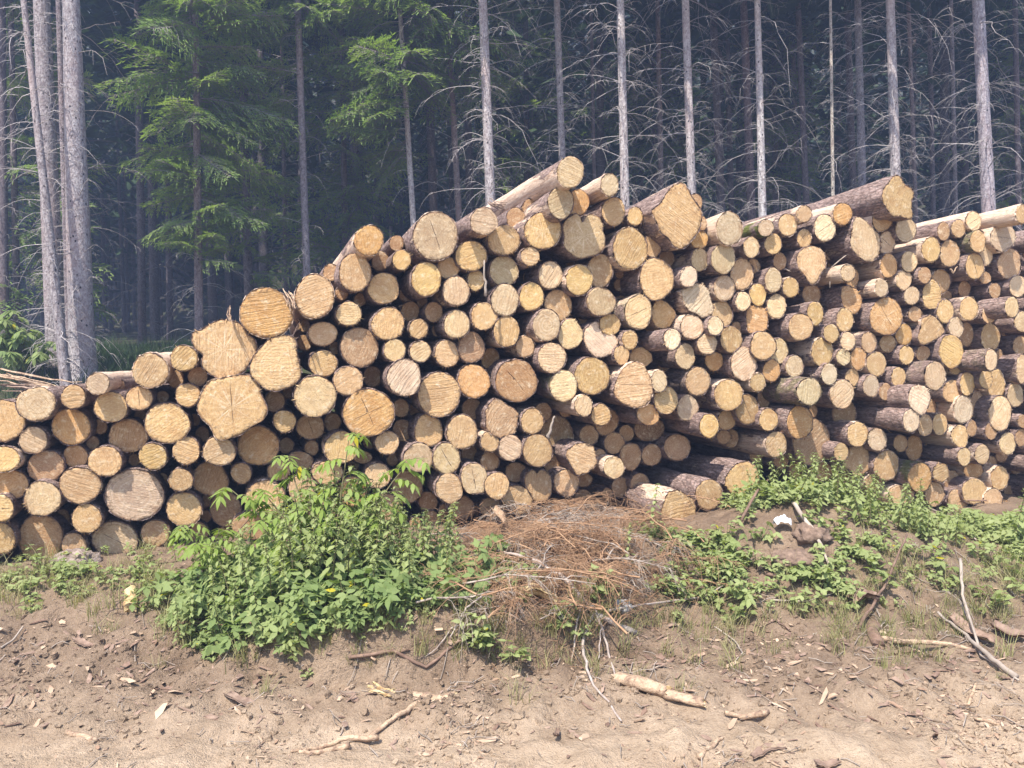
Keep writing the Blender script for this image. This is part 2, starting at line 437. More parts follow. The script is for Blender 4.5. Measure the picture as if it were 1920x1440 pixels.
# ------------------------------------------------------------------ the stacked logs
# rows: cx cy rx ry tone depth(dm, + stands proud) options ; "T x y s" gives the origin and scale of the rows that follow
LOGS = """
T 0 580 6
60 1250 220 225 t 0 w.8 n=a_left_edge
405 1065 215 190 g 1 w1 n=striped
825 985 140 130 t 1
1100 835 130 120 g 2 s1 n=peeledtop
1690 690 200 190 t 1 s.7 h.8 n=hillend
1245 1100 190 165 y 0 w.5
1565 1000 150 130 t 0 c1
800 1320 215 200 o -1 w.8 n=orangestripe
1440 1425 215 185 b -2
1880 1285 242 228 t 0 n=roundtan
375 1475 160 148 p 0
T 0 820 6
40 245 180 140 y 1 s.8
515 330 200 180 b -1 w.6
850 215 135 130 r -2 n=smallorange
1180 270 185 170 t 0 w1
1720 215 155 145 y 1 s.6
110 530 215 160 o -1 w.3
475 690 205 190 p 1 n=ragged
900 540 230 200 t 0 w1 n=diag
1510 650 315 290 g -1 h.8 st.3 n=biground
15 800 135 150 t 1 c1
455 1140 250 265 b -2 n=bigbrown
975 915 170 160 y 0
0 1140 165 180 t 0 w.5
830 1210 140 130 b -1
1290 1150 255 195 g -2 w.5 c1 n=grounded
1750 1080 160 145 b -2
2070 810 195 190 t -1
2030 480 135 130 t 0 w.8
T 320 580 6
150 550 155 140 t 1 w.7 s.6
600 450 345 330 t 1 w.9 st1 P=lobe n=starlobe
1190 600 280 300 t 2 st.7 P=pear n=pear
305 755 110 110 g -2 c1
190 965 135 130 t 0 w.9
690 1100 385 360 t 2 st1 c1 P=square n=fivelobe
1710 275 160 135 t 0 w.4
1717 610 155 150 t 0
1625 980 235 225 p 2 w.5 n=cream
1170 1035 115 115 b -2
1280 1260 125 125 y 0
1575 1320 155 140 b -3 c1
985 1535 230 215 o -2 n=redcut
T 320 820 6
175 150 155 150 t 0 w1
545 155 180 165 t 1 n=rayed st.3
445 470 200 185 b -3
795 405 115 115 b -1
1215 375 125 115 b -2
1450 275 150 115 d -4
1480 580 150 160 t -1
1765 400 170 130 t -1
620 810 170 200 d -4
1065 680 220 190 t -1
1700 800 170 155 b -2
900 1000 210 150 b -2
1420 960 110 130 b -4
T 640 580 6
85 50 145 130 p 1 w.4
525 165 185 175 t 1 s.4
870 220 105 110 t 0
1040 30 100 112 b -2
1300 170 145 155 p 1 w.7
205 430 205 220 b 0
600 460 120 125 p 1 s.5
890 475 115 120 p 1 w.9
1190 500 135 150 t 0 w.4
1465 430 145 170 b 0
1680 560 105 120 r -4 n=redsmall
710 770 190 200 c 3 w1 n=palest
1100 960 235 245 t 1 h1 n=heartwood
1490 810 180 185 o 0
305 1165 285 260 o 1 c2 n=crosscrack
670 1110 90 100 r -3
1470 1120 110 120 r -4
78 805 168 160 t 1
980 1368 160 178 t 0 w.4
1360 1380 170 190 t 1 w.8 n=tornface
690 1365 112 122 d -4
T 640 820 6
0 115 188 175 t 0
515 62 130 132 t 0
870 230 165 160 p 1 w.8 n=whiterim
1185 240 155 170 p 1 c1 st.4 n=shortcrack
1440 185 90 95 b -4
1670 55 100 105 t 0
1670 270 105 105 b -1
740 560 170 185 d -3 n=darkgap
410 430 142 140 t -1
490 790 160 170 b -2
1215 575 150 165 t 1 w.3 n=finegrain
1490 460 150 175 p 1 c1 st.4 P=knob n=knobbly
1750 545 135 150 t 1 w1
1355 790 142 132 b -2
1690 790 130 115 t -2
240 225 105 70 b -3
130 610 150 170 o -2
T 640 340 6
310 665 160 170 o 3 w.7 s.7 n=oranget
155 1025 175 215 t 1 h.5
475 1205 175 170 t 0
680 885 100 115 y 1
1060 615 250 260 g 2 h.6 c1 s.5 n=greyring
1605 450 150 155 g 4 w.7 s.5
955 1100 165 190 y 2 s.5 n=ochrespike
1205 970 125 125 t 0 w.4
1460 840 170 170 t 1 w.5
1290 1235 150 165 p 1 w.7
1515 1115 95 115 y 0
T 900 280 6
1015 255 150 172 g 7 w.9 s.75 n=topmost
910 600 140 180 g 5 s.45 n=redbarktop
1100 600 125 150 o 1 w.9
1460 400 100 125 g 4 s.95 n=peeled2
1505 700 130 155 t 2 w.7
1745 755 85 105 t 1
710 915 205 200 t 2 st1 s.6 n=starface
1170 970 235 250 p 2 st1 P=heart n=heart
1690 1115 185 235 y 2 h.4 n=bigochre
270 1020 175 170 t 1 w.8
565 1205 105 105 t 2 w.5
270 1370 160 168 g 0 n=greybowl
T 900 500 8
375 500 205 240 c 1 w.9 n=palesaw
775 450 180 210 y 1 s.5
1060 130 178 208 p 1 w.9
1490 200 195 230 y 2 st.4 s.6 n=chipped
1800 64 192 248 t 0 st.2
1175 580 205 230 t 0 st.5
1816 528 210 216 g 2 w.9 n=frayed
64 740 192 208 y 1
400 968 190 232 t 1 w.8
1000 880 205 235 p 2 s.5 n=redrim
680 1200 140 155 t 0
1360 1010 190 232 p 1 w.6 P=hexa n=hexpale
1816 1096 264 264 c 1 w.6 P=tria n=threecorner
1080 1368 208 224 p 2 w1 n=plank
T 900 670 8
544 352 304 315 r 1 c1 n=bigred
1255 430 200 235 c 2 m.5 n=speckled
1680 280 264 270 y 2 n=goldcut
1555 725 130 160 p 3 s.9 n=barkcollar
1816 864 144 160 t 2 w.7
325 910 245 290 t 1 P=lob2 n=waisted
785 960 165 195 t 1
950 820 120 140 d -4
1150 1170 245 285 d -5 n=darkbig
1635 1170 140 150 d -4
1896 960 176 200 b -4
150 1270 135 150 t 1 w.5
456 1360 176 192 p 1 w1
864 1400 216 240 t 1 n=torn2
2016 1288 152 160 b -4
1800 1504 96 128 t -2
T 900 840 8
1525 170 230 240 t 1 P=wedge2 n=wedge2
540 365 155 150 b -3
1080 240 125 145 b -4
860 560 205 255 t -1 P=notch n=notch
1300 520 182 202 t -1
1560 480 120 105 d -5
560 780 230 210 t -1
2013 296 150 168 p 1 st.8 n=crossstar
T 1120 500 8
890 185 252 305 t 2 h.5 s.3 n=largeoval
1370 150 130 160 c 3 s.5
620 680 195 265 p 2 c1 m.4 n=mossside
990 715 185 212 t 0 P=point n=pointed
1500 500 235 268 c 2 w1 P=angul n=angular
1420 905 165 185 p 2 w.6
1770 890 120 140 c 3 w1
1650 1160 145 160 p 2 w1
1125 1090 125 160 c 6 s.15 n=longred
190 870 155 160 y 1
490 1100 115 145 t 2
368 1328 112 144 y 2
648 1368 168 152 t -1
1320 1344 144 192 g 1 w.5
1752 1416 136 140 o -1
T 1120 670 8
540 408 288 336 t 3 c1 s.6 P=boxy n=flecked
930 360 115 165 c 3
1030 640 180 205 y 2 w.9 n=yellowsaw
765 860 160 165 o 2 n=orangeball
1355 760 155 195 g 1
1510 360 180 215 t 1 m.1
1680 1030 140 180 y 4 s.2 n=yellowred
780 1070 220 190 d -5 n=darkwide
440 1140 110 120 d -5
1200 1352 192 200 b -3 n=lonely
816 1464 144 160 b -4
504 1488 160 200 b -4
T 1120 840 6
1630 365 190 210 y 3 s.3 P=flat n=fallentop
1255 525 145 170 y 5 w1 s.35 n=fallenmid
915 715 190 235 t 7 P=fall n=fallenlow
1400 670 105 95 d -3
1180 850 130 90 d -3
570 1030 170 150 y 6 s.9
890 1075 138 115 t 5
T 1180 330 8
710 600 365 480 t 4 w.9 st.5 P=butt s.6 n=diamond
1000 395 95 130 t 1
1095 710 65 110 t 1
1050 948 132 140 o 1 w.6
1500 790 195 250 g 3 st.3 s.9 n=greytop
350 1050 125 172 t 0 w.4
560 1240 115 140 d -3
1060 1255 135 170 p 1 n=neatcream
1410 1240 175 230 g 2 w.6 n=scuffed
T 1380 360 8
450 540 115 125 g 3 w.4 m1 s.4 n=mossback
780 495 140 165 t 2
1020 330 115 125 t 3 s.7
1335 540 160 200 c 2 c1 n=tophole
1600 330 145 165 o 3 s.7
230 830 120 160 p 2 s.4
560 780 130 150 y 1
1025 695 105 140 y 1
660 1040 100 130 b -1
1135 1100 215 285 t 2 st.5 P=tipd n=tipdown
88 1232 168 240 t 1
265 1115 95 115 b -2
T 1340 500 8
880 205 125 185 g 2 w.3
1140 310 120 150 t 1
145 322 155 192 p 2 w.8
650 420 125 165 y 1 w.6
425 520 115 140 c 3
930 595 145 180 p 1 n=tornlip
95 712 178 190 t 0
640 790 165 205 o 1 w1 P=sqr n=squarish
1455 415 135 150 d -3
1510 705 120 180 y 3 s.3
1290 905 180 200 t 4 s.05 n=redbarrel
1750 1000 112 140 t 3
330 920 78 95 t -1
250 1090 160 200 t 2 w1
730 1190 185 215 y 3 s.4 n=speckled2
960 1264 144 184 g 0
1616 1280 160 216 t 2 w.5
440 1456 192 248 p 2 w1 n=slantsaw
T 1340 660 8
855 280 130 165 o 1
1200 215 135 160 g 2 n=greycap
645 455 115 140 t 2 s.9
1720 335 120 160 c 4 w.3
210 645 215 228 t 2 w.8 n=roundtan2
1420 595 175 205 c 5 w1 m.5 n=mossbarrel
490 860 175 222 b 0 c1
740 700 95 155 r -4
180 1020 130 155 r -1
810 1015 145 160 y 2 w.6
1280 1055 195 240 o 4 w.6 s.1 n=bigorange
1475 890 65 95 b -3
1448 1344 280 336 b -2 n=bigrecess
140 1275 105 105 d -4
250 1300 110 135 d -5
T 1340 800 8
925 265 160 190 t 1 n=eggtan
1600 670 165 140 d -4
1000 520 112 105 d -5
620 450 95 95 d -6
T 400 460 8
795 1015 385 370 o 2 w.9 s.9 n=bigorangeface
1520 765 295 315 t 2 h.3 s.8 n=splinter
T 1540 320 8
1150 400 230 320 t 5 P=flare s.3 w.4 n=flared
920 715 155 190 t 3 w.9 s.8
660 1020 225 330 p 3 P=tear s.4 n=tear
985 1080 120 172 p 1 c1
1270 890 155 180 g 3 s.5 w.3 n=roughgrey
1648 1184 136 192 y 3 s.7 n=dishedochre
T 1560 480 8
240 255 110 130 p 4 s.6
300 330 105 150 b -1
300 660 160 210 o 0 w.6 P=egg
745 480 100 135 g 4
1080 360 115 155 p 2 s.8
1390 290 95 125 y 3 s.7
1635 380 140 180 b -1
1500 580 140 220 t 1
1200 595 115 135 p 2
815 905 240 278 o 3 c1 st.8 n=wedge
1245 870 100 112 t 1
1700 830 125 175 y 1 st.4
1710 600 85 85 b -3
1490 1110 205 225 t 2 w.9 P=sadd n=trisaw
195 960 130 175 y 2
1080 1180 125 162 o 0
240 1280 115 135 p 3 w.6
555 1295 115 155 t 2
838 1312 122 130 b 0
852 145 128 178 o 2 w.5 s.7
1160 85 120 158 p 2 w.8 s.5
T 1560 640 8
175 235 105 125 c 3 w1
400 260 120 165 o 2 w1 n=stripedsmall
665 340 145 185 t 2 w.5
1120 210 110 140 y 3 s.3
1365 180 100 122 o 0
300 545 105 132 t 1
150 790 180 212 p 3 w1 n=ribbed
590 670 120 165 g 3 s.5
805 760 95 132 c 3
1000 540 105 155 t 3
1550 520 155 215 p 5 w1 m.15 n=greysleeve
1310 890 170 225 c 6 s.05 P=shield n=shield
1490 990 75 128 b -2
185 1080 178 192 d -3
420 1090 85 142 d -5
1190 1190 125 175 c 6 w.8 s.1 n=longcream
1400 1260 110 165 t 2
1620 1245 115 162 y 1
385 1392 160 178 y 2 n=plumpochre
T 1560 800 8
680 195 145 172 g 1 n=greyegg
140 380 110 135 t 1
390 515 200 230 b -1 P=mush w.4 n=mushroom
820 580 192 220 b 0 n=partbark
1030 250 105 130 b -1
1230 320 130 185 r -3
1320 760 175 215 o 4 m.8 n=mangobright
1635 690 120 142 t 3 w1
1540 1010 145 182 t 1
1810 810 130 150 b -2
640 830 142 125 b -1
1040 1030 200 152 t 0
T 1740 370 10.667
315 680 125 182 p 2 s.8
615 625 150 172 t 2
915 475 150 190 p 3 c1 s.9
1000 880 160 222 t 4 w.6 m.6 n=lichened
1140 1160 150 205 p 1 w.3
1500 800 250 300 g 3 c1 P=bigc s.9 n=cracked
1880 340 115 192 y 6 s.9 n=edgelong
440 1120 190 272 t 1
939 1376 181 264 y 2 c1 n=splitpair
1632 1333 235 299 t 1 n=fan
T 1740 490 10.667
730 550 125 155 b -2
960 640 108 172 d -4
1150 330 112 122 t 0
1340 590 115 155 t 0
1800 500 172 215 p 2 w.5
1680 920 135 208 p 5 w.5 s.2
820 950 182 236 y 2 st.5 n=opalochre
1220 1050 135 188 t 2
565 1323 149 213 p 1
768 1461 139 245 b -2
1248 1515 192 277 t -1 n=browntaper
1900 1205 171 203 g 4 s.3
T 1740 610 10.667
470 520 242 332 y 3 w1 n=ladder
570 830 172 155 t 0
1265 695 125 212 p 6 s.25 m.2 n=longgrey
1430 670 82 192 b -2
1850 400 152 182 b -1
1160 1080 130 192 t 4 w.8
1370 1184 165 315 t 0
1880 870 112 290 p 3
790 1170 150 235 t 2
490 1323 182 228 t 1
1750 1397 160 235 g 0
981 1568 139 245 b -1
T 1740 730 5.647
375 215 98 148 c 2 n=eggcream
765 255 120 182 p 4 m.1 s.2 n=tornbark
465 415 52 88 t 2
335 500 92 126 t 2 P=teard n=dropdown
670 435 60 98 t 4
845 575 87 118 p 3 n=centredot
990 515 62 95 t 3
1005 340 55 72 o 4 s.5
385 715 68 96 p 4 w.7
575 690 76 106 p 3 w1 n=redtorn
480 855 102 86 r -1
655 780 72 78 b -2
780 710 62 62 d -4
760 940 92 127 t 0 n=eggbrown
490 1080 127 137 t 1
690 1165 97 112 t 1 n=lastround
320 1170 112 105 t 0
520 1300 82 65 b 0
790 1290 102 132 b -1
920 1290 92 125 d -2
"""
# outlines that are not round, in fractions of the half-widths given in the row (x to the right, y down)
def _norm(pts, cx, cy, rx, ry):
    return [((x - cx) / rx, (y - cy) / ry) for x, y in pts]
POLY = {
 "lobe": _norm([(270,250),(355,240),(460,170),(580,125),(740,150),(820,210),(850,290),(935,340),(960,440),(940,510),(880,580),(830,680),(720,750),(560,780),(440,710),(360,640),(360,560),(380,510),(290,450),(245,340)],600,450,345,330),
 "pear": _norm([(1280,300),(1370,320),(1410,380),(1405,470),(1430,580),(1460,700),(1440,780),(1370,850),(1200,910),(1080,890),(980,810),(910,740),(900,620),(950,510),(1060,400),(1110,340),(1200,310)],1190,600,280,300),
 "square": _norm([(390,880),(450,810),(600,780),(760,750),(890,750),(960,830),(1000,890),(1005,980),(1040,1030),(1080,1110),(1060,1190),(1020,1250),(880,1320),(790,1400),(700,1430),(600,1460),(520,1450),(480,1380),(460,1310),(370,1230),(310,1150),(310,1080),(350,970)],690,1100,385,360),
 "heart": _norm([(1150,830),(1130,780),(1115,740),(1080,725),(1010,770),(950,830),(935,900),(960,970),(945,1060),(975,1120),(1060,1190),(1140,1225),(1220,1195),(1290,1190),(1360,1150),(1400,1090),(1400,980),(1370,910),(1380,850),(1340,770),(1250,735),(1200,750),(1172,810)],1170,970,235,250),
 "butt": _norm([(345,520),(420,470),(500,400),(560,280),(640,180),(740,115),(820,130),(880,210),(930,320),(1000,420),(1060,510),(1075,600),(1060,750),(1010,850),(940,930),(880,1010),(800,1075),(700,1060),(630,980),(600,920),(520,870),(460,790),(410,660)],710,600,365,480),
 "tipd": _norm([(1150,815),(1260,850),(1330,930),(1350,1040),(1330,1140),(1270,1220),(1220,1340),(1160,1385),(1100,1350),(1030,1240),(950,1160),(920,1060),(935,940),(1010,850)],1135,1100,215,285),
 "flare": _norm([(1110,80),(1170,85),(1205,140),(1240,210),(1320,250),(1375,310),(1380,390),(1345,450),(1350,560),(1370,690),(1330,720),(1260,700),(1180,670),(1100,690),(1040,640),(990,560),(940,480),(920,380),(950,270),(1010,190),(1060,120)],1150,400,230,320),
 "tear": _norm([(540,695),(620,720),(700,800),(790,890),(860,960),(885,1050),(880,1170),(840,1290),(760,1355),(650,1340),(550,1270),(460,1150),(440,1060),(460,950),(475,850),(480,760)],660,1020,225,330),
 "lob2": _norm([(240,625),(330,660),(400,720),(500,770),(570,840),(560,940),(555,1020),(530,1110),(420,1170),(300,1200),(200,1160),(120,1090),(85,1000),(105,920),(85,820),(130,740),(190,660)],325,910,245,290),
 "wedge2": _norm([(1450,-60),(1600,-70),(1700,-20),(1730,110),(1755,220),(1690,310),(1600,370),(1460,405),(1420,340),(1360,230),(1300,130),(1310,40),(1380,0)],1525,170,230,240),
 "notch": _norm([(860,400),(800,325),(700,390),(665,500),(720,620),(780,700),(810,790),(880,820),(980,790),(1060,700),(1075,560),(1050,420),(960,340),(895,330)],860,560,205,255),
 "tria": _norm([(1740,830),(1850,870),(1920,940),(2020,1040),(2080,1110),(2040,1190),(1960,1300),(1850,1350),(1740,1350),(1640,1260),(1580,1150),(1555,1020),(1600,930),(1670,860)],1816,1096,264,264),
 "hexa": _norm([(1300,790),(1420,785),(1480,870),(1550,980),(1530,1090),(1470,1190),(1350,1235),(1250,1215),(1185,1120),(1180,1020),(1215,890)],1360,1010,190,232),
 "knob": _norm([(1440,300),(1540,300),(1610,350),(1640,440),(1630,540),(1600,630),(1540,625),(1500,640),(1420,620),(1370,560),(1350,440),(1370,350)],1490,460,150,175),
 "point": _norm([(870,520),(960,505),(1040,530),(1110,610),(1165,660),(1178,740),(1130,820),(1080,910),(980,925),(880,890),(825,800),(815,660)],990,715,185,212),
 "angul": _norm([(1260,370),(1400,290),(1490,250),(1590,270),(1680,370),(1700,500),(1740,600),(1730,690),(1640,740),(1580,770),(1490,700),(1390,660),(1310,570),(1280,450)],1500,500,235,268),
 "boxy": _norm([(300,330),(370,210),(460,110),(580,75),(690,120),(750,230),(815,360),(825,520),(790,640),(700,730),(560,745),(400,690),(280,590),(252,470)],540,408,288,336),
 "fall": _norm([(800,510),(900,480),(1010,540),(1080,590),(1105,700),(1090,830),(1060,920),(960,945),(840,950),(790,870),(740,790),(725,700),(760,600)],915,715,190,235),
 "flat": _norm([(1450,330),(1500,250),(1600,170),(1690,160),(1780,210),(1815,300),(1810,420),(1760,510),(1660,575),(1570,560),(1490,480),(1440,410)],1630,365,190,210),
 "sqr": _norm([(490,640),(560,590),(680,600),(770,640),(800,740),(795,860),(780,950),(720,985),(600,995),(510,990),(485,880),(475,740)],640,790,165,205),
 "egg": _norm([(160,460),(260,455),(360,500),(430,590),(455,680),(420,780),(380,850),(320,870),(250,820),(180,760),(145,650),(145,540)],300,660,160,210),
 "sadd": _norm([(1470,890),(1560,930),(1640,1030),(1690,1120),(1660,1180),(1540,1260),(1380,1335),(1310,1290),(1290,1200),(1340,1080),(1350,950)],1490,1110,205,225),
 "shield": _norm([(1200,690),(1300,660),(1400,680),(1460,760),(1480,870),(1440,980),(1400,1070),(1340,1112),(1260,1060),(1170,960),(1145,870),(1160,770)],1310,890,170,225),
 "mush": _norm([(270,320),(380,290),(480,290),(545,370),(550,450),(585,540),(580,640),(500,680),(430,740),(340,740),(290,650),(190,600),(165,540),(220,480),(250,400)],390,515,200,230),
 "bigc": _norm([(1430,520),(1540,505),(1680,600),(1740,700),(1750,850),(1700,960),(1600,1020),(1530,1090),(1430,1080),(1330,1000),(1260,900),(1255,780),(1290,680),(1370,570)],1500,800,250,300),
 "teard": _norm([(330,375),(400,400),(425,490),(415,560),(395,610),(345,628),(315,600),(260,540),(243,470),(270,410)],335,500,92,126),
}
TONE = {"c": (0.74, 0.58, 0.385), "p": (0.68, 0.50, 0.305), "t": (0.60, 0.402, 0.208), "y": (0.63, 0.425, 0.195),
        "o": (0.60, 0.35, 0.15), "b": (0.46, 0.285, 0.15), "d": (0.35, 0.225, 0.125), "g": (0.55, 0.415, 0.265), "r": (0.47, 0.275, 0.125)}  # d, and partly b, put the shade of recesses into the wood colour
TONEN = {"c": "cream", "p": "pale", "t": "tan", "y": "ochre", "o": "orange", "b": "brown", "d": "shade-darkened brown", "g": "greyish", "r": "reddish"}
YAW = R_(17.6)
PILE_T = math.tan(R_(15))
PILE_Y0 = 6.35
AXIS = Vector((-math.sin(YAW), math.cos(YAW), -0.012)).normalized()

def parse_logs():
    out = []
    ox = oy = 0; s = 1
    for ln in LOGS.strip().splitlines():
        p = ln.split()
        if p[0] == "T":
            ox, oy, s = float(p[1]), float(p[2]), float(p[3]); continue
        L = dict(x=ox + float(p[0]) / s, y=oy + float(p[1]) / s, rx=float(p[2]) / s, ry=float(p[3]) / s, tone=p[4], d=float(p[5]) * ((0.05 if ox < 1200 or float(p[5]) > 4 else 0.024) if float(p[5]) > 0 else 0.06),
                 saw=None, strip=None, moss=0.0, crack=0.0, star=0.0, heart=0.0, poly=None, n=None)
        for o in p[6:]:
            if o.startswith("n="): L["n"] = o[2:]
            elif o.startswith("P="): L["poly"] = o[2:]
            elif o.startswith("st"): L["star"] = float(o[2:])
            elif o[0] == "s": L["strip"] = float(o[1:])
            elif o[0] == "w": L["saw"] = float(o[1:])
            elif o[0] == "m": L["moss"] = float(o[1:])
            elif o[0] == "c": L["crack"] = float(o[1:])
            elif o[0] == "h": L["heart"] = float(o[1:])
        out.append(L)
    return out

def resample(pts, n):
    """n points round a closed outline, smoothed, evenly spread by length"""
    P = np.array(pts + pts[:1])
    seg = np.hypot(*(P[1:] - P[:-1]).T); cum = np.concatenate([[0], np.cumsum(seg)])
    u = np.linspace(0, cum[-1], n, endpoint=False)
    Q = np.stack([np.interp(u, cum, P[:, 0]), np.interp(u, cum, P[:, 1])], 1)
    for _ in range(1 if n > 44 else 2):
        Q = 0.25 * np.roll(Q, 1, 0) + 0.5 * Q + 0.25 * np.roll(Q, -1, 0)
    return Q * 1.012

def build_log(i, L):
    r = random.Random(1000 + i)
    u = (L["x"] - 960) / FPX
    Yc = PILE_Y0 / (1 - u * PILE_T)
    P = at_depth(L["x"], L["y"], Yc)
    P = hit_plane(L["x"], L["y"], P - AXIS * L["d"], AXIS)
    a = (AXIS + Vector((r.uniform(-.022, .022), 0, r.uniform(-.02, .02)))).normalized()
    zc = (-a + Vector((r.uniform(-.07, .07), 0, r.uniform(-.06, .06)))).normalized()     # the cut's own normal, towards the road
    exv = Vector((0, 0, 1)).cross(-a).normalized(); ezv = (-a).cross(exv).normalized()
    rot = Matrix((exv, ezv, -a)).transposed().to_4x4()
    mw = Matrix.Translation(P) @ rot
    inv = mw.inverted()
    big = L["rx"] > 28
    n = (80 if L["poly"] else 44) if big else (48 if L["poly"] else 30)
    if L["poly"]:
        uv = resample(POLY[L["poly"]], n)
    else:
        ph = r.uniform(0, 6.28); e2 = r.uniform(.0, .035); e3 = r.uniform(.0, .035); p3 = r.uniform(0, 6.28); e5 = r.uniform(0, .015)
        t = np.linspace(0, 2 * math.pi, n, endpoint=False)
        k = 1 + e2 * np.cos(2 * t + ph) + e3 * np.cos(3 * t + p3) + e5 * np.cos(5 * t + ph)
        uv = np.stack([np.cos(t) * k, np.sin(t) * k], 1)
        uv = uv + np.array([[r.gauss(0, .007), r.gauss(0, .007)] for _ in range(n)])
    loc = []
    for x, y in uv:
        q = inv @ hit_plane(L["x"] + x * L["rx"] * 1.025, L["y"] + y * L["ry"] * 1.025, P, zc)
        loc.append(q)
    if sum(loc[k].x * loc[(k + 1) % n].y - loc[(k + 1) % n].x * loc[k].y for k in range(n)) < 0:
        loc.reverse()
    c2 = Vector((sum(q.x for q in loc) / n, sum(q.y for q in loc) / n, 0))
    rm = sum((q.xy - c2.xy).length for q in loc) / n
    nz = inv.to_3x3() @ zc
    # ---- cut end: concentric rings from the pith to the ragged rim
    fr = [0.0, 0.22, 0.45, 0.68, 0.86, 0.95, 1.0]
    pith = Vector((r.uniform(-.12, .12) * rm, r.uniform(-.10, .10) * rm, 0))
    vs = []; rn = []; rd = []
    def plane_z(x, y): return -(nz.x * x + nz.y * y) / nz.z
    for f in fr:
        for k in range(n if f else 1):
            if f == 0: x, y = c2.x + pith.x, c2.y + pith.y
            else:
                q = loc[k]; cc = c2 + pith * (1 - f)
                x = cc.x + (q.x - cc.x) * f; y = cc.y + (q.y - cc.y) * f
            z = plane_z(x, y) + r.gauss(0, .0007)
            if f == 1.0: z += r.uniform(-.012, .004)
            vs.append((x, y, z)); rn.append(f); rd.append(f * rm)
    fs = [(0, 1 + k, 1 + (k + 1) % n) for k in range(n)]
    for j in range(1, len(fr) - 1):
        b0 = 1 + (j - 1) * n; b1 = b0 + n
        for k in range(n):
            fs.append((b0 + k, b1 + k, b1 + (k + 1) % n, b0 + (k + 1) % n))
    rim0 = 1 + (len(fr) - 2) * n
    # splinters left hanging on the rim
    if r.random() < 0.75:
        for _ in range(r.randint(4, 16)):
            k = int(r.gauss(n * .75, n * .16)) % n
            q = Vector(vs[rim0 + k]); o2 = (q - c2); o2.z = 0; o2.normalize()
            tg = Vector((-o2.y, o2.x, 0)); w = r.uniform(.002, .005); ln = r.uniform(.008, .03)
            b = len(vs)
            tip = q + o2 * ln + Vector((r.uniform(-.01, .01), r.uniform(-.012, .004), r.uniform(-.005, .02)))
            vs += [tuple(q - o2 * .012 + tg * w), tuple(q - o2 * .012 - tg * w), tuple(tip), tuple(q - o2 * .012 + Vector((0, 0, w * 1.5)))]
            rn += [.9] * 4; rd += [rm * .9] * 4
            fs += [(b, b + 1, b + 2), (b + 1, b + 3, b + 2), (b + 3, b, b + 2)]
    cutv, cutf, cutrn, cutrd = vs, fs, rn, rd
    if not L["solo"]:
        to = REST_INV @ mw
        b = len(REST["v"])
        REST["v"] += [tuple(to @ Vector(q)) for q in vs]; REST["f"] += [tuple(k + b for k in f) for f in fs]
        REST["rn"] += rn; REST["rd"] += rd; REST["mi"] += [1] * len(fs)
        root = None
    else:
        root = thing("log", None, None, (0, 0, 0))
        root.matrix_world = mw
    if L["solo"]:
      me = bpy.data.meshes.new("cut_end"); me.from_pydata(vs, [], fs); me.materials.append(M["cut"])
      at = me.attributes.new("rn", "FLOAT", "POINT"); at.data.foreach_set("value", rn)
      at = me.attributes.new("rad", "FLOAT", "POINT"); at.data.foreach_set("value", rd)
      me.polygons.foreach_set("use_smooth", [True] * len(fs)); me.update()
      ce = bpy.data.objects.new("cut_end", me); COL.objects.link(ce); ce.parent = root
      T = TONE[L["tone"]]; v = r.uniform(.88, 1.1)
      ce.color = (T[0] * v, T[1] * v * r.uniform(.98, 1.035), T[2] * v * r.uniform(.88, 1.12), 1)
      ce["saw"] = L["saw"] if L["saw"] is not None else r.choice([.15, .3, .45, .6, .8])
      ce["star"] = L["star"]; ce["crack"] = L["crack"]
      ce["heart"] = L["heart"] if L["heart"] else r.choice([0, 0, .2, .45])
    # ---- the barked stem behind the cut
    length = r.uniform(3.7, 4.2)
    st = [-.004, .012, .05, .12, .22, .36, .55, .8, 1.1, 1.5, 2.0, 2.6, 3.3, length]
    th = .002 + .022 * rm * r.uniform(.6, 1.3)
    tap = r.uniform(.05, .17)
    round_at = 1.2 if L["poly"] else .5
    rr = rm * (.86 if L["poly"] else .98)
    sd = r.uniform(0, 50)
    vs = []; fs = []
    for k in range(n):                                            # inner lip against the wood
        q = loc[k]; vs.append((c2.x + (q.x - c2.x) * .985, c2.y + (q.y - c2.y) * .985, plane_z(q.x, q.y) - .02))
    for j, s_ in enumerate(st):
        m = ss(0, round_at, s_)
        bend = Vector((math.sin(s_ * .5 + sd) - math.sin(sd), math.cos(s_ * .43 + sd) - math.cos(sd), 0)) * .015
        for k in range(n):
            q = loc[k]; d = (q - c2); d.z = 0
            ln = d.length; d.normalize()
            R0 = ln * (1 - m) + rr * m
            R0 = R0 * (1 - tap * (s_ / length)) + th
            nz_ = mnoise.noise(Vector((d.x * 2.2 + sd, d.y * 2.2, s_ * 3.0)))
            n2_ = mnoise.noise(Vector((d.x * 7 + sd, d.y * 7, s_ * 9.0)))
            R0 += rm * .05 * nz_ * min(1, s_ * 3 + .2) + .007 * n2_
            if j < 2: R0 += r.uniform(-.006, .004)
            z = plane_z(q.x, q.y) * (1 - min(1, s_ / .3)) - s_
            if j == 0: z += r.uniform(-.012, .004)
            vs.append((c2.x + d.x * R0 + bend.x, c2.y + d.y * R0 + bend.y, z))
    for j in range(len(st)):
        for k in range(n):
            a0 = j * n + k; a1 = j * n + (k + 1) % n
            fs.append((a0, a0 + n, a1 + n, a1))
    fs.append(tuple(len(st) * n + k for k in range(n - 1, -1, -1)))
    L["dia"] = 2 * rm; L["root"] = root; L["P"] = P
    if root is None:
        b = len(REST["v"])
        REST["v"] += [tuple(to @ Vector(q)) for q in vs]; REST["f"] += [tuple(k + b for k in f) for f in fs]
        REST["rn"] += [1] * len(vs); REST["rd"] += [0.1] * len(vs); REST["mi"] += [0] * len(fs)
        return None
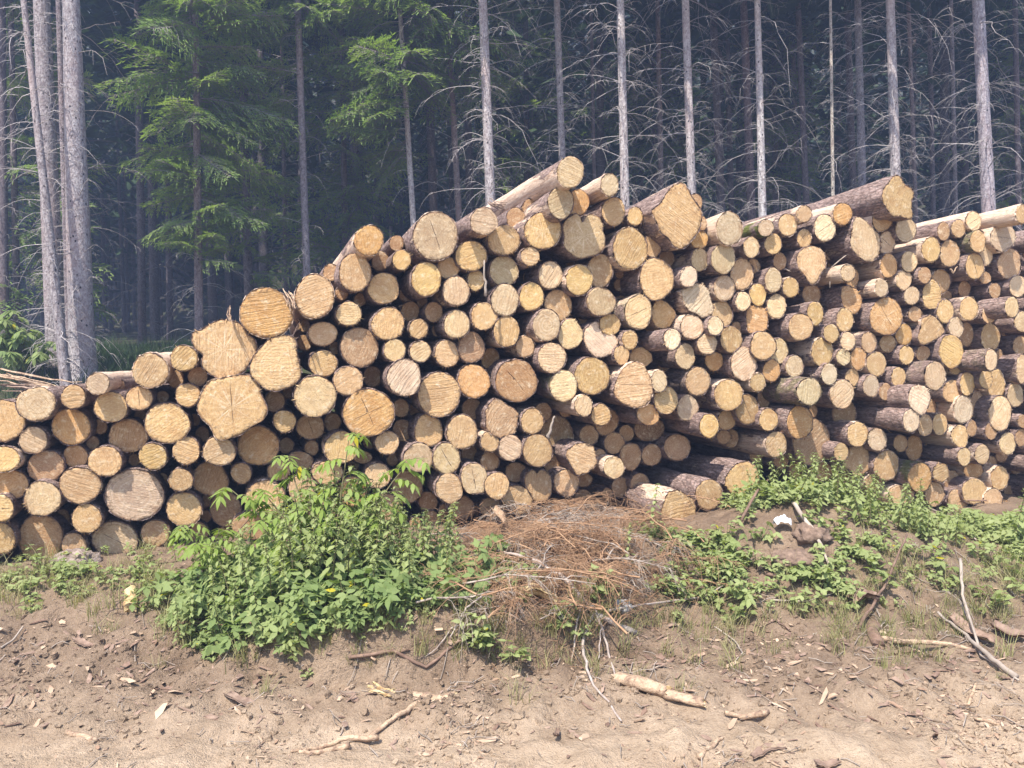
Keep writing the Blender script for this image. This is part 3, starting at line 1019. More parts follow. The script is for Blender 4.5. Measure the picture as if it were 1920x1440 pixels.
    me = bpy.data.meshes.new("bark"); me.from_pydata(vs, [], fs); me.materials.append(M["bark"]); me.materials.append(M["cut"])
    me.polygons[len(fs) - 1].material_index = 1
    me.polygons.foreach_set("use_smooth", [True] * len(fs)); me.update()
    bo = bpy.data.objects.new("bark", me); COL.objects.link(bo); bo.parent = root
    bo["strip"] = L["strip"] if L["strip"] is not None else r.choice([.1, .25, .4, .55] if L["x"] < 1200 else [.2, .4, .55, .7])
    bo["moss"] = L["moss"]
    root["category"] = "log"; root["group"] = "logs in the roadside stack"
    return root

LOGL = parse_logs()
# the 300 that show largest are things; the small and hidden rest is one object
def _shown(L):
    return L["rx"] * L["ry"] * (1 if L["d"] > -.1 else .55 if L["d"] > -.2 else .22) * (0.3 if L["y"] > 985 and 330 < L["x"] < 1700 else 1) + (1e6 if L["n"] else 0)
for k_, L_ in enumerate(sorted(LOGL, key=_shown, reverse=True)):
    L_["solo"] = k_ < 298
REST = dict(v=[], f=[], rn=[], rd=[], mi=[])
_ex = Vector((0, 0, 1)).cross(-AXIS).normalized(); _ez = (-AXIS).cross(_ex).normalized()
REST_MW = Matrix.Translation((0, 6.3, 0.3)) @ Matrix((_ex, _ez, -AXIS)).transposed().to_4x4()
REST_INV = REST_MW.inverted()
# smaller ends that fill the dark gaps, and the stack's run past the picture's right edge
def _fillers():
    r = random.Random(404)
    poly = [(-280, 830), (0, 770), (150, 745), (330, 690), (370, 650), (440, 610), (650, 490), (760, 450), (900, 410), (1050, 350), (1200, 410), (1400, 440), (1600, 430), (1760, 450), (2230, 400),
            (2230, 985), (1900, 960), (1700, 930), (1450, 870), (1330, 850), (1150, 930), (700, 1000), (300, 1020), (0, 1050), (-280, 1070)]
    def inside(x, y):
        c = False; j = len(poly) - 1
        for i in range(len(poly)):
            a, b = poly[i], poly[j]
            if (a[1] > y) != (b[1] > y) and x < (b[0] - a[0]) * (y - a[1]) / (b[1] - a[1]) + a[0]: c = not c
            j = i
        return c
    out = []
    for _ in range(9000):
        x = r.uniform(-280, 2230); y = r.uniform(350, 1040)
        if not inside(x, y): continue
        off = x > 1950 or x < -40
        g = 99
        for L in LOGL + out:
            dx, dy = x - L["x"], y - L["y"]; d = math.hypot(dx, dy)
            if d < 1: g = 0; break
            er = d / max(1e-6, math.hypot(dx / L["rx"], dy / L["ry"]))
            g = min(g, d - er)
            if g < 6: break
        if g < (13 if off else 10): continue
        if 1150 < x < 1490 and 735 < y < 905: continue
        R = min(g * 1.08, 24 if off else 19)
        k = .72 if x > 1300 else .9
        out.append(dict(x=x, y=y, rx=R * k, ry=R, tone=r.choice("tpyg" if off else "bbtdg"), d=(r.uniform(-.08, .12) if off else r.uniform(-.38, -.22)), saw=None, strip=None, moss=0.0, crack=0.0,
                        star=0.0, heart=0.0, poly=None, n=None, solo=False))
    return out
LOGL += _fillers()
for i_, L_ in enumerate(LOGL):
    build_log(i_, L_)
def _rest():
    me = bpy.data.meshes.new("recessed_logs"); me.from_pydata(REST["v"], [], REST["f"])
    me.materials.append(M["bark"]); me.materials.append(M["cut"])
    me.polygons.foreach_set("material_index", REST["mi"])
    me.polygons.foreach_set("use_smooth", [True] * len(REST["f"]))
    at = me.attributes.new("rn", "FLOAT", "POINT"); at.data.foreach_set("value", REST["rn"])
    at = me.attributes.new("rad", "FLOAT", "POINT"); at.data.foreach_set("value", REST["rd"])
    me.update()
    o = bpy.data.objects.new("recessed_logs", me); COL.objects.link(o); o.matrix_world = REST_MW
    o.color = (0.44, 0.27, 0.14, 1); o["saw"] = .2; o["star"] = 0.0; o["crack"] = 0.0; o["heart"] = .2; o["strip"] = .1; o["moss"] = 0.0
    tag(o, "small log ends set back in the gaps of the stack", "log", None, "stuff")
_rest()
# ------------------------------------------------------------------ labels of the logs
LAND = {
 "a_left_edge": "large striped log cut by the photo's left edge", "striped": "greyish log with diagonal saw stripes beside the pale strips",
 "peeledtop": "peeled orange log lying on the low end of the stack", "hillend": "log with a torn pale strip near the two trunks",
 "orangestripe": "orange log with level saw stripes", "roundtan": "big round tan log", "smallorange": "small plain orange log",
 "ragged": "pale ragged log with a split centre", "diag": "tan log with diagonal saw lines", "biground": "huge round greyish log",
 "bigbrown": "big squat brown log on the ground", "grounded": "grey brown log half sunk in soil",
 "starlobe": "huge lobed log with star crack", "pear": "pear-shaped log", "fivelobe": "huge five-lobed log", "cream": "rough cream log",
 "redcut": "big orange brown log", "rayed": "tan log with ring marks", "redsmall": "small rusty red log", "palest": "palest rough-sawn log",
 "heartwood": "big log with dark heartwood", "crosscrack": "huge orange log with cross crack", "tornface": "log with torn face",
 "whiterim": "pale log behind the elder tip", "shortcrack": "pale log with centre crack", "darkgap": "big shaded log", "finegrain": "fine-grained tan log",
 "knobbly": "knobbly pale log", "oranget": "bright orange top log", "greyring": "big grey ringed log", "ochrespike": "ochre log with a spike",
 "topmost": "topmost long barked log", "redbarktop": "log with long red bark", "peeled2": "peeled log under the summit", "starface": "five-ray star log",
 "heart": "cleft heart-shaped log", "bigochre": "big oval ochre log", "greybowl": "grey dusty log", "palesaw": "whitish saw-lined log",
 "chipped": "chipped ochre log", "frayed": "log with frayed rim", "redrim": "pale red-rimmed log", "hexpale": "pale six-sided log",
 "threecorner": "big three-cornered cream log", "plank": "pale level-striped log", "bigred": "big rusty orange log", "speckled": "pale speckled log",
 "goldcut": "big golden log", "barkcollar": "small bark-collared log", "waisted": "waisted tan log", "darkbig": "big dark recessed log",
 "torn2": "log with torn orange face", "wedge2": "wedge-shaped tan log", "notch": "notched brown log", "crossstar": "small cross-marked log",
 "largeoval": "large pale oval log", "mossside": "cream mossy-sided log", "pointed": "side-pointed brown log", "angular": "angular striped log",
 "longred": "pale log with long red barrel", "flecked": "big bark-flecked log", "yellowsaw": "yellow striped log", "orangeball": "small round orange log",
 "yellowred": "yellow log with pinkish bark", "darkwide": "wide dark log", "lonely": "lone brown log above the gap",
 "fallentop": "fallen log nearest the gap", "fallenmid": "fallen striped log", "fallenlow": "fallen spotted log", "diamond": "huge diamond-shaped log",
 "greytop": "round greyish top log", "neatcream": "neat cream log", "scuffed": "scuffed greyish log", "mossback": "moss-backed log",
 "tophole": "cream top log", "tipdown": "tip-down teardrop log", "tornlip": "pale torn-lip log", "squarish": "squarish orange log",
 "redbarrel": "log with thick red bark", "speckled2": "speckled ochre log", "slantsaw": "slant-striped pale log", "greycap": "grey-capped log",
 "roundtan2": "dented tan log", "mossbarrel": "cream log with dark barrel", "bigorange": "big oblong orange log", "bigrecess": "huge recessed brown log",
 "eggtan": "egg-shaped tan log", "bigorangeface": "big sunlit orange log", "splinter": "log with slanting splinter", "flared": "flared stump-like log",
 "tear": "tall teardrop log", "roughgrey": "rough grey log", "dishedochre": "dished ochre log", "wedge": "orange log with wedge crack",
 "trisaw": "three-cornered striped log", "stripedsmall": "small orange striped log", "ribbed": "ribbed cream log", "greysleeve": "striped log in grey bark",
 "shield": "shield-shaped log", "longcream": "cream log with long barrel", "plumpochre": "plump ochre log", "greyegg": "grey egg-shaped log",
 "mushroom": "mushroom-shaped log", "partbark": "brown log with bark rim", "mangobright": "bright mango-orange log", "lichened": "lichen-sided log",
 "cracked": "big cracked grey log", "edgelong": "long peeled log at the photo's right edge", "splitpair": "split two-tone log", "fan": "fan-grained log",
 "opalochre": "pale-hearted ochre log", "browntaper": "tapering brown log", "ladder": "tall ladder-striped log", "longgrey": "log with long grey barrel",
 "eggcream": "creamy egg-shaped log", "tornbark": "big log with torn bark", "dropdown": "droplet-shaped log", "centredot": "log with dark centre dot",
 "redtorn": "log with torn red bark", "eggbrown": "brown egg-shaped log", "lastround": "round log by the low twigs",
}
def size_word(d):
    return "thin" if d < .17 else "small" if d < .225 else "medium" if d < .29 else "large" if d < .38 else "huge"
_lands = [L for L in LOGL if L["n"]]
def _dirword(dx, dy):
    a = math.degrees(math.atan2(-dy, dx)) % 360
    k = int(((a + 22.5) % 360) // 45)
    return ["right of", "upper right of", "above", "upper left of", "left of", "lower left of", "below", "lower right of"][k]
# a landmark's own look, then where it lies from the most striking log near it
_STRIK = "fivelobe starlobe pear crosscrack bigred palest heart diamond flared tear topmost greyring bigorangeface oranget tipdown fallentop fallenmid fallenlow wedge threecorner waisted flecked redbarrel squarish mushroom mangobright ladder tornbark cracked shield bigorange bigrecess biground".split()
for L in LOGL:
    if L["n"]:
        base = LAND[L["n"]]; L["label"] = base
        c = []
        for A in _lands:
            if A is L or A["n"] not in _STRIK: continue
            dw = _dirword(L["x"] - A["x"], L["y"] - A["y"]); d = math.hypot(L["x"] - A["x"], L["y"] - A["y"])
            rel = dw if dw in ("above", "below") else "to the " + dw
            lab = base + ", " + rel + " the " + LAND[A["n"]]
            if len(lab.replace("-", "-").split()) <= 16: c.append((d, lab))
        if c: L["label"] = min(c)[1]
_used = set(L["label"] for L in LOGL if L["n"])
assert len(_used) == len(_lands), [l for l in LAND if sum(LAND[l] == v for v in LAND.values()) > 1]
for L in [q for q in LOGL if not q["n"] and q["solo"]]:
    best = None
    for A in sorted(_lands, key=lambda A: math.hypot((A["x"] - L["x"]) / A["rx"], (A["y"] - L["y"]) / A["ry"]) if False else math.hypot(A["x"] - L["x"], A["y"] - L["y"]))[:7]:
        dw = _dirword(L["x"] - A["x"], L["y"] - A["y"])
        dist = math.hypot(A["x"] - L["x"], A["y"] - L["y"])
        # other logs that lie the same way from that landmark and nearer to it
        rank = sum(1 for q in LOGL if 0 < q["x"] < 1935 and q is not L and q is not A and _dirword(q["x"] - A["x"], q["y"] - A["y"]) == dw
                   and math.hypot(q["x"] - A["x"], q["y"] - A["y"]) < dist)
        score = rank * 90 + dist + 12 * len(LAND[A["n"]].split()) + (1000 if len(LAND[A["n"]].split()) > 5 else 0)
        if best is None or score < best[0]: best = (score, A, dw, rank)
    _, A, dw, rank = best
    tone = TONEN[L["tone"]]
    look = ""
    if L["saw"] and L["saw"] >= .8: look = " striped"
    elif L["crack"]: look = " cracked"
    elif L["d"] <= -.25: look = " recessed"
    elif L["d"] >= .3: look = " jutting"
    pre = ["next", "second", "third", "fourth", "fifth"][min(rank, 4)]
    if dw in ("above", "below"):
        rel = {"next": "just " + dw}.get(pre, pre + " one " + dw)
    else:
        side = dw[:-3]
        rel = {"next": "touching the " + side + " of" if False else "next on the " + side + " of"}.get(pre, pre + " on the " + side + " of")
    lab = "%s %s%s log, %s the %s" % (size_word(L["dia"]), tone, look, rel, LAND[A["n"]])
    while lab in _used: lab = "round " + lab
    _used.add(lab)
    L["label"] = lab
for L in LOGL:
    if L["solo"]: L["root"]["label"] = L["label"]
# ------------------------------------------------------------------ ground sheet
def make_ground():
    def axis(lo, hi, flo, fhi, fine, coarse):
        a = [flo]
        while a[-1] < fhi: a.append(a[-1] + fine)
        st = fine; b = [a[-1]]
        while b[-1] < hi: st = min(coarse, st * 1.18); b.append(b[-1] + st)
        st = fine; c = [a[0]]
        while c[-1] > lo: st = min(coarse, st * 1.18); c.append(c[-1] - st)
        return c[:0:-1] + a + b[1:]
    xs = axis(-90, 90, -3.6, 5.2, .034, 5.0); ys = axis(-36, 84, 2.6, 6.8, .03, 4.0)
    nx, ny = len(xs), len(ys)
    vs = [(x, y, gz(x, y)) for y in ys for x in xs]
    fs = [(j * nx + i, j * nx + i + 1, (j + 1) * nx + i + 1, (j + 1) * nx + i) for j in range(ny - 1) for i in range(nx - 1)]
    me = bpy.data.meshes.new("ground"); me.from_pydata(vs, [], fs); me.materials.append(M["soil"])
    me.polygons.foreach_set("use_smooth", [True] * len(fs)); me.update()
    o = bpy.data.objects.new("ground", me); COL.objects.link(o)
    tag(o, kind="structure")
make_ground()

# ------------------------------------------------------------------ trees
class NB:
    """fast collector of quads / triangles through numpy"""
    def __init__(s): s.V = []; s.F = []; s.n = 0
    def add(s, V, F):
        s.V.append(V); s.F.append(F + s.n); s.n += len(V)
    def mesh(s, name, mats, smooth=False):
        V = np.concatenate(s.V).astype(np.float32); F = np.concatenate(s.F).astype(np.int32)
        me = bpy.data.meshes.new(name)
        k = F.shape[1]
        me.vertices.add(len(V)); me.vertices.foreach_set("co", V.ravel())
        me.loops.add(F.size); me.loops.foreach_set("vertex_index", F.ravel())
        me.polygons.add(len(F)); me.polygons.foreach_set("loop_start", np.arange(0, F.size, k, dtype=np.int32))
        if smooth: me.polygons.foreach_set("use_smooth", np.ones(len(F), bool))
        for m in mats: me.materials.append(m)
        me.update(calc_edges=True)
        return me
    def obj(s, name, mats, parent=None, smooth=False):
        o = bpy.data.objects.new(name, s.mesh(name, mats, smooth)); COL.objects.link(o)
        if parent is not None: o.parent = parent
        return o

def np_tube(P, R, n=3):
    """P (m,3) points, R (m) radii -> quads"""
    P = np.asarray(P, float); m = len(P)
    T = np.gradient(P, axis=0); T /= (np.linalg.norm(T, axis=1, keepdims=True) + 1e-9)
    ref = np.array([0.13, 0.21, 0.97]) if abs(T[0, 2]) < .9 else np.array([0.9, 0.3, 0.1])
    A = np.cross(T, ref); A /= (np.linalg.norm(A, axis=1, keepdims=True) + 1e-9)
    B = np.cross(T, A)
    w = np.arange(n) * 2 * np.pi / n
    V = P[:, None, :] + (A[:, None, :] * np.cos(w)[None, :, None] + B[:, None, :] * np.sin(w)[None, :, None]) * np.asarray(R)[:, None, None]
    V = V.reshape(-1, 3)
    i = np.arange(m - 1)[:, None] * n; k = np.arange(n)[None, :]; k1 = (k + 1) % n
    F = np.stack([i + k, i + k1, i + n + k1, i + n + k], -1).reshape(-1, 4)
    return V, F

def dead_branch(nb, r, p0, az, L, thick=.008, rise=None, drop=None, twigs=4):
    """one bare branch: leaves the stem level or rising, then arches down"""
    rise = r.choice([r.uniform(-.1, .35), r.uniform(-.35, .6)]) if rise is None else rise
    drop = r.choice([r.uniform(.3, 1.0), r.uniform(0, .5)]) if drop is None else drop
    s = np.linspace(0, 1, 7)
    side = r.uniform(-.25, .25)
    out = np.array([math.cos(az), math.sin(az), 0]); sd_ = np.array([-math.sin(az), math.cos(az), 0])
    P = np.array(p0)[None, :] + L * (s[:, None] * (1 - .22 * s[:, None]) * out + (side * s ** 2 + np.array([0] + [r.gauss(0, .022) for _ in range(6)]))[:, None] * sd_)
    P[:, 2] += L * (rise * s - drop * s ** 2)
    nb.add(*np_tube(P, thick * (1 - .8 * s), 3))
    for _ in range(twigs):
        k = r.uniform(.25, .95); q = np.array([np.interp(k, s, P[:, j]) for j in range(3)])
        a2 = az + r.choice([-1, 1]) * r.uniform(.4, 1.3); l2 = L * r.uniform(.12, .38) * (1.15 - k * .6)
        t = np.linspace(0, 1, 4)
        Q = q[None, :] + l2 * t[:, None] * np.array([math.cos(a2), math.sin(a2), 0])
        Q[:, 2] += l2 * (r.uniform(-.2, .2) * t - r.uniform(.3, 1.1) * t ** 2)
        nb.add(*np_tube(Q, thick * .45 * (1 - .7 * t), 3))

def make_spray(seed, dense=1.0):
    """one flat drooping spruce branch of unit length: (wood verts, faces), (needle verts, faces)"""
    r = random.Random(seed)
    wood = NB(); ned = NB()
    s = np.linspace(0, 1, 8)
    P = np.stack([s, .05 * np.sin(s * 3 + seed), .10 * s - .34 * s ** 2 + .12 * s ** 3], 1)
    wood.add(*np_tube(P, .011 * (1 - .8 * s), 3))
    V = []; F = []
    def blade(q, d, ln, wd, tilt):
        side = np.cross(d, [0, 0, 1.0]); side /= np.linalg.norm(side) + 1e-9
        side = side * math.cos(tilt) + np.array([0, 0, 1.0]) * math.sin(tilt)
        b = len(V)
        V.extend([q - side * wd * .35, q + side * wd * .35, q + d * ln + side * wd * .22, q + d * ln - side * wd * .22])
        F.append((b, b + 1, b + 2, b + 3))
    nt_ = int(22 * dense)
    for i in range(nt_):
        k = .10 + .9 * i / nt_; q = np.array([np.interp(k, s, P[:, j]) for j in range(3)])
        for sg in (-1, 1):
            if r.random() < .12: continue
            l2 = (.36 * (1 - k) ** .7 + .09) * r.uniform(.7, 1.15)
            an = sg * r.uniform(.65, 1.0)
            t = np.linspace(0, 1, 5)
            Q = q[None, :] + l2 * t[:, None] * np.array([math.cos(an), math.sin(an), 0])
            Q[:, 2] += l2 * (r.uniform(-.05, .25) * t - r.uniform(.25, .75) * t ** 2)
            wood.add(*np_tube(Q, .005 * (1 - .8 * t), 3))
            m = max(3, int(l2 / .030))
            for j in range(m):
                u_ = (j + r.random()) / m
                qq = np.array([np.interp(u_, t, Q[:, c]) for c in range(3)])
                for g in (-1, 1):
                    a3 = an + g * r.uniform(.35, .8)
                    d = np.array([math.cos(a3), math.sin(a3), r.uniform(-.35, .15)]); d /= np.linalg.norm(d)
                    blade(qq, d, r.uniform(.035, .065), r.uniform(.012, .020), r.uniform(-.7, .7))
            d = Q[-1] - Q[-2]; d /= np.linalg.norm(d)
            blade(Q[-1], d, .06, .02, 0)
    return (np.concatenate(wood.V), np.concatenate(wood.F)), (np.array(V), np.array(F))
SPRAYS = [make_spray(k) for k in range(5)]
SPRAYS_THIN = [make_spray(40 + k, .6) for k in range(3)]

def put(nb, VF, p, az, L, pitch=0.0, roll=0.0):
    V, F = VF
    m = Matrix.Rotation(az, 3, "Z") @ Matrix.Rotation(-pitch, 3, "Y") @ Matrix.Rotation(roll, 3, "X")
    nb.add((V * L) @ np.array(m).T + np.array(p), F)

def crown_mesh(seed, z0, z1, rmax, n, mat, bw=.16):
    """high crown: whorls of hanging boughs made of many blades"""
    r = random.Random(seed); V = []; F = []
    for i in range(n):
        f = r.random() ** .8; z = z0 + (z1 - z0) * f
        R = rmax * (1 - f) ** .8 * (.35 + .65 * min(1, f * 6 + .3))
        a = r.uniform(0, 6.283); q = R * math.sqrt(r.random())
        p = np.array([math.cos(a) * q, math.sin(a) * q, z - q * .25])
        a2 = a + r.uniform(-.9, .9); d = np.array([math.cos(a2), math.sin(a2), r.uniform(-.7, .1)]); d /= np.linalg.norm(d)
        sd_ = np.cross(d, [0, 0, 1.0]); sd_ /= np.linalg.norm(sd_); tl = r.uniform(-.6, .6)
        sd_ = sd_ * math.cos(tl) + np.array([0, 0, 1.0]) * math.sin(tl)
        ln = r.uniform(.25, .6) * (rmax / 1.8) ** .5; b = len(V)
        V.extend([p - sd_ * bw * .3, p + sd_ * bw * .5, p + d * ln + sd_ * bw * .15, p + d * ln - sd_ * bw * .2]); F.append((b, b + 1, b + 2, b + 3))
    nb = NB(); nb.add(np.array(V), np.array(F))
    return nb.mesh("crown", [mat])
CROWNS = [crown_mesh(60 + k, 0.0, 9.5, 1.75, 1900, M["needledark"]) for k in range(4)]

def tree(name, label, px0, py0, w0, px1, py1, w1, Y, color, group=None, branches=60, blen=(.5, 1.3), dark=False, bz=(1.2, 8.6),
         spruce=None, crown_z=8.3, ztop=17.5, seed=0, flare=1.0, twigs=4, cr=1.0, bands=True):
    r = random.Random(seed * 13 + 5)
    Pa = at_depth(px0, py0, Y); Pb = at_depth(px1, py1, Y)
    ra = w0 * Y / FPX / 2; rb = w1 * Y / FPX / 2
    ax = (Pa - Pb) / (Pa.z - Pb.z)
    bx = Pb - ax * (Pb.z - 0)
    def axis(z): return bx + ax * z
    z0 = 0.0
    for _ in range(4):
        c = axis(z0); z0 = gz(c.x, c.y) - .12
    base = axis(z0)
    root = thing(name, label, "tree", tuple(base), group)
    def rad(z):
        return max(.012, (rb + (ra - rb) * (z - Pb.z) / (Pa.z - Pb.z)) if z < Pa.z else ra * (1 - (z - Pa.z) / (ztop + .5 - Pa.z)))
    # trunk
    nb = NB(); zs = np.concatenate([z0 + np.array([0, .12, .25, .45, .8]), np.arange(z0 + 1.3, ztop, .55)])
    n = 12 if max(w0, w1) > 9 else 8
    V = []
    for z in zs:
        c = axis(z) - base
        R0 = rad(z) * (1 + .55 * flare * math.exp(-(z - z0) / .16))
        for k in range(n):
            w_ = 2 * math.pi * k / n
            R1 = R0 * (1 + .05 * mnoise.noise(Vector((math.cos(w_) * 1.5 + seed, math.sin(w_) * 1.5, z * 1.7))))
            V.append((c.x + math.cos(w_) * R1, c.y + math.sin(w_) * R1, c.z))
    m = len(zs); i = np.arange(m - 1)[:, None] * n; k = np.arange(n)[None, :]; k1 = (k + 1) % n
    nb.add(np.array(V), np.stack([i + k, i + k1, i + n + k1, i + n + k], -1).reshape(-1, 4))
    tr = nb.obj("trunk", [M["trunk"]], root, True); tr.color = (*color, 1)
    # dead branches in whorls, with stubs between
    if branches:
        nb = NB(); z = bz[0] + r.random() * .3; done = 0
        nw = max(1, int((bz[1] - bz[0]) / .42)); per = branches / nw
        while z < bz[1]:
            k0 = r.uniform(0, 6.28); cnt = max(1, int(per * r.uniform(.6, 1.5)))
            for q in range(cnt):
                az = k0 + 6.283 * q / cnt + r.uniform(-.35, .35)
                zz = z + r.uniform(-.06, .06); c = axis(zz) - base
                L = r.uniform(*blen) * r.choice([1, 1, .8, .55, .3])
                dead_branch(nb, r, (c.x + math.cos(az) * rad(zz) * .8, c.y + math.sin(az) * rad(zz) * .8, c.z), az, L,
                            (.0062 if not dark else .0074) * (.6 + .5 * L), twigs=twigs)
            for q in range(3):
                az = r.uniform(0, 6.28); zz = z + r.uniform(.08, .34); c = axis(zz) - base
                dead_branch(nb, r, (c.x + math.cos(az) * rad(zz) * .8, c.y + math.sin(az) * rad(zz) * .8, c.z), az, r.uniform(.06, .3), .005, twigs=0)
            z += r.uniform(.32, .5)
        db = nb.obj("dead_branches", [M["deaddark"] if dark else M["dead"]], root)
    # green boughs
    if spruce:
        wd = NB(); nd = NB()
        for (za, zb_, cnt, la, lb, a0, a1) in spruce:
            for q in range(cnt):
                f = (q + r.random()) / cnt; zz = za + (zb_ - za) * f; c = axis(zz) - base
                L = (la + (lb - la) * f) * r.uniform(.7, 1.15); az = r.uniform(a0, a1)
                sp = r.choice(SPRAYS); p = (c.x, c.y, c.z); pt = r.uniform(-.45, .32); rl = r.uniform(-.6, .6)
                put(wd, sp[0], p, az, L, pt, rl); put(nd, sp[1], p, az, L, pt, rl)
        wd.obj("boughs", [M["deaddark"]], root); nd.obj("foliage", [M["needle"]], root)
    # the high crown above the picture's edge
    if crown_z:
        c = axis(crown_z) - base
        o = bpy.data.objects.new("crown", CROWNS[seed % len(CROWNS)]); COL.objects.link(o); o.parent = root
        o.location = c; o.rotation_euler = (0, 0, r.uniform(0, 6.28)); o.scale = (cr, cr, (ztop + .4 - crown_z) / 9.5)
    return root

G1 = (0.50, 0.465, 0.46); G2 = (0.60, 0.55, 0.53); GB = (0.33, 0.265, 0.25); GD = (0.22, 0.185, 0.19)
LT = "spruces at the wood's edge"
# the thick pair and their thin companions at the left
tree("spruce_tree", "thickest grey spruce trunk beside the low end of the stack", 133, 0, 29, 155, 690, 46, 11.4, G1, LT, 90, (.5, 1.15), seed=1, crown_z=12.5, twigs=5)
tree("spruce_tree", "thick spruce trunk behind the slanting thin stem", 78, 0, 28, 107, 690, 35, 11.9, (0.44, 0.40, 0.395), LT, 30, (.4, 1.0), seed=2, crown_z=12.5)
tree("spruce_tree", "thin slanting spruce stem with long drooping dead branches in front of the pair", 44, 0, 10, 117, 660, 19, 10.9, (0.47, 0.43, 0.42), LT, 100, (.5, 1.25), seed=3, crown_z=11.8, ztop=14, twigs=5, cr=.5)
tree("spruce_tree", "thin spruce stem squeezed between the two thick trunks", 110, 0, 10, 131, 650, 13, 11.6, (0.36, 0.31, 0.31), LT, 34, (.3, .8), seed=4, crown_z=11.6, ztop=13.5, cr=.4)
# green spruces
PI2 = 2 * math.pi
tree("young_spruce", "bright green young spruce with branches down to head height", 366, 0, 11, 373, 600, 16, 13.4, GB, LT, 22, (.5, 1.2), bz=(1.9, 3.6), seed=5, crown_z=None, ztop=11.5,
     spruce=[(3.3, 4.2, 13, .7, .95, 0, PI2), (4.0, 6.0, 36, 1.05, 1.4, 0, PI2), (6.0, 8.6, 44, 1.45, 1.3, 0, PI2), (8.6, 10.6, 20, 1.0, .3, 0, PI2)])
tree("young_spruce", "dull green spruce half hidden behind the bright young one", 452, 0, 12, 466, 540, 17, 15.2, GD, LT, 20, (.5, 1.2), bz=(1.9, 4.2), seed=6, crown_z=None, ztop=12.5, dark=True,
     spruce=[(3.0, 5.0, 13, .9, 1.2, 0, PI2), (5.0, 9.5, 34, 1.3, 1.3, 0, PI2), (9.5, 12.3, 20, 1.2, .3, 0, PI2)])
tree("spruce_tree", "single scaly grey spruce trunk left of the stack's high end", 558, 0, 12, 575, 505, 14, 14.4, (0.36, 0.32, 0.33), LT, 40, (.4, 1.2), seed=7, crown_z=8.4,
     spruce=[(7.6, 9.5, 26, 1.3, 1.6, 0, PI2), (6.3, 7.2, 5, 1.2, 1.4, 2.2, 4.2)])
tree("young_spruce", "slender pale spruce with green boughs starting above its bare foot", 749, 0, 8, 774, 400, 11, 14.6, G2, LT, 46, (.4, 1.3), seed=8, crown_z=None, ztop=12.5,
     spruce=[(5.4, 6.8, 17, 1.2, 1.5, 2.2, 4.4), (6.6, 9.8, 52, 1.45, 1.6, 0, PI2), (9.8, 12.2, 34, 1.4, .3, 0, PI2)])
tree("spruce_tree", "brown spruce trunk with a few green boughs high up", 838, 0, 10, 859, 380, 12, 15.4, GB, LT, 56, (.5, 1.4), seed=9, crown_z=None, ztop=14,
     spruce=[(6.4, 7.6, 9, .9, 1.2, 0, PI2), (7.4, 10.5, 46, 1.5, 1.7, 0, PI2), (10.5, 13.8, 40, 1.5, .3, 0, PI2)])
# the bare edge trees behind the stack
for a in [
 ("straight light grey spruce trunk rising left of the topmost log", 905, 16, 919, 360, 19, 13.6, G2, 10),
 ("slim light spruce trunk rising right behind the topmost log", 1044, 12, 1054, 290, 13, 14.6, G1, 11),
 ("pale mottled spruce trunk standing right of the peeled top log", 1163, 14, 1172, 380, 17, 13.6, (0.66, 0.61, 0.58), 12),
 ("light spruce trunk rising behind the huge diamond-shaped log", 1285, 14, 1297, 360, 16, 13.9, G2, 13),
 ("whitish flaky spruce trunk above the moss-backed log", 1420, 11, 1430, 410, 15, 14.0, (0.72, 0.69, 0.66), 14),
 ("very thin yellowish spruce pole above the round orange-faced top logs", 1557, 5, 1562, 380, 7, 13.4, (0.56, 0.51, 0.42), 15),
 ("grey spruce trunk just left of the flared stump-like log", 1608, 12, 1617, 370, 15, 15.2, (0.40, 0.38, 0.40), 16),
 ("stout light spruce trunk rising behind the flared stump-like log", 1669, 15, 1679, 330, 18, 13.6, G2, 17),
 ("thickest spruce trunk of those right of the flared log", 1834, 20, 1853, 390, 24, 13.4, (0.54, 0.50, 0.52), 18),
]:
    lab, x0, w0, x1, y1, w1, Y, colr, sd0 = a
    tree("spruce_tree", lab, x0, 0, w0, x1, y1, w1, Y, colr, LT, 175 if w0 > 8 else 52, (.5, 1.6) if w0 > 8 else (.25, .8), seed=sd0, crown_z=8.4, twigs=5)
LD = "darker spruces further inside the wood"
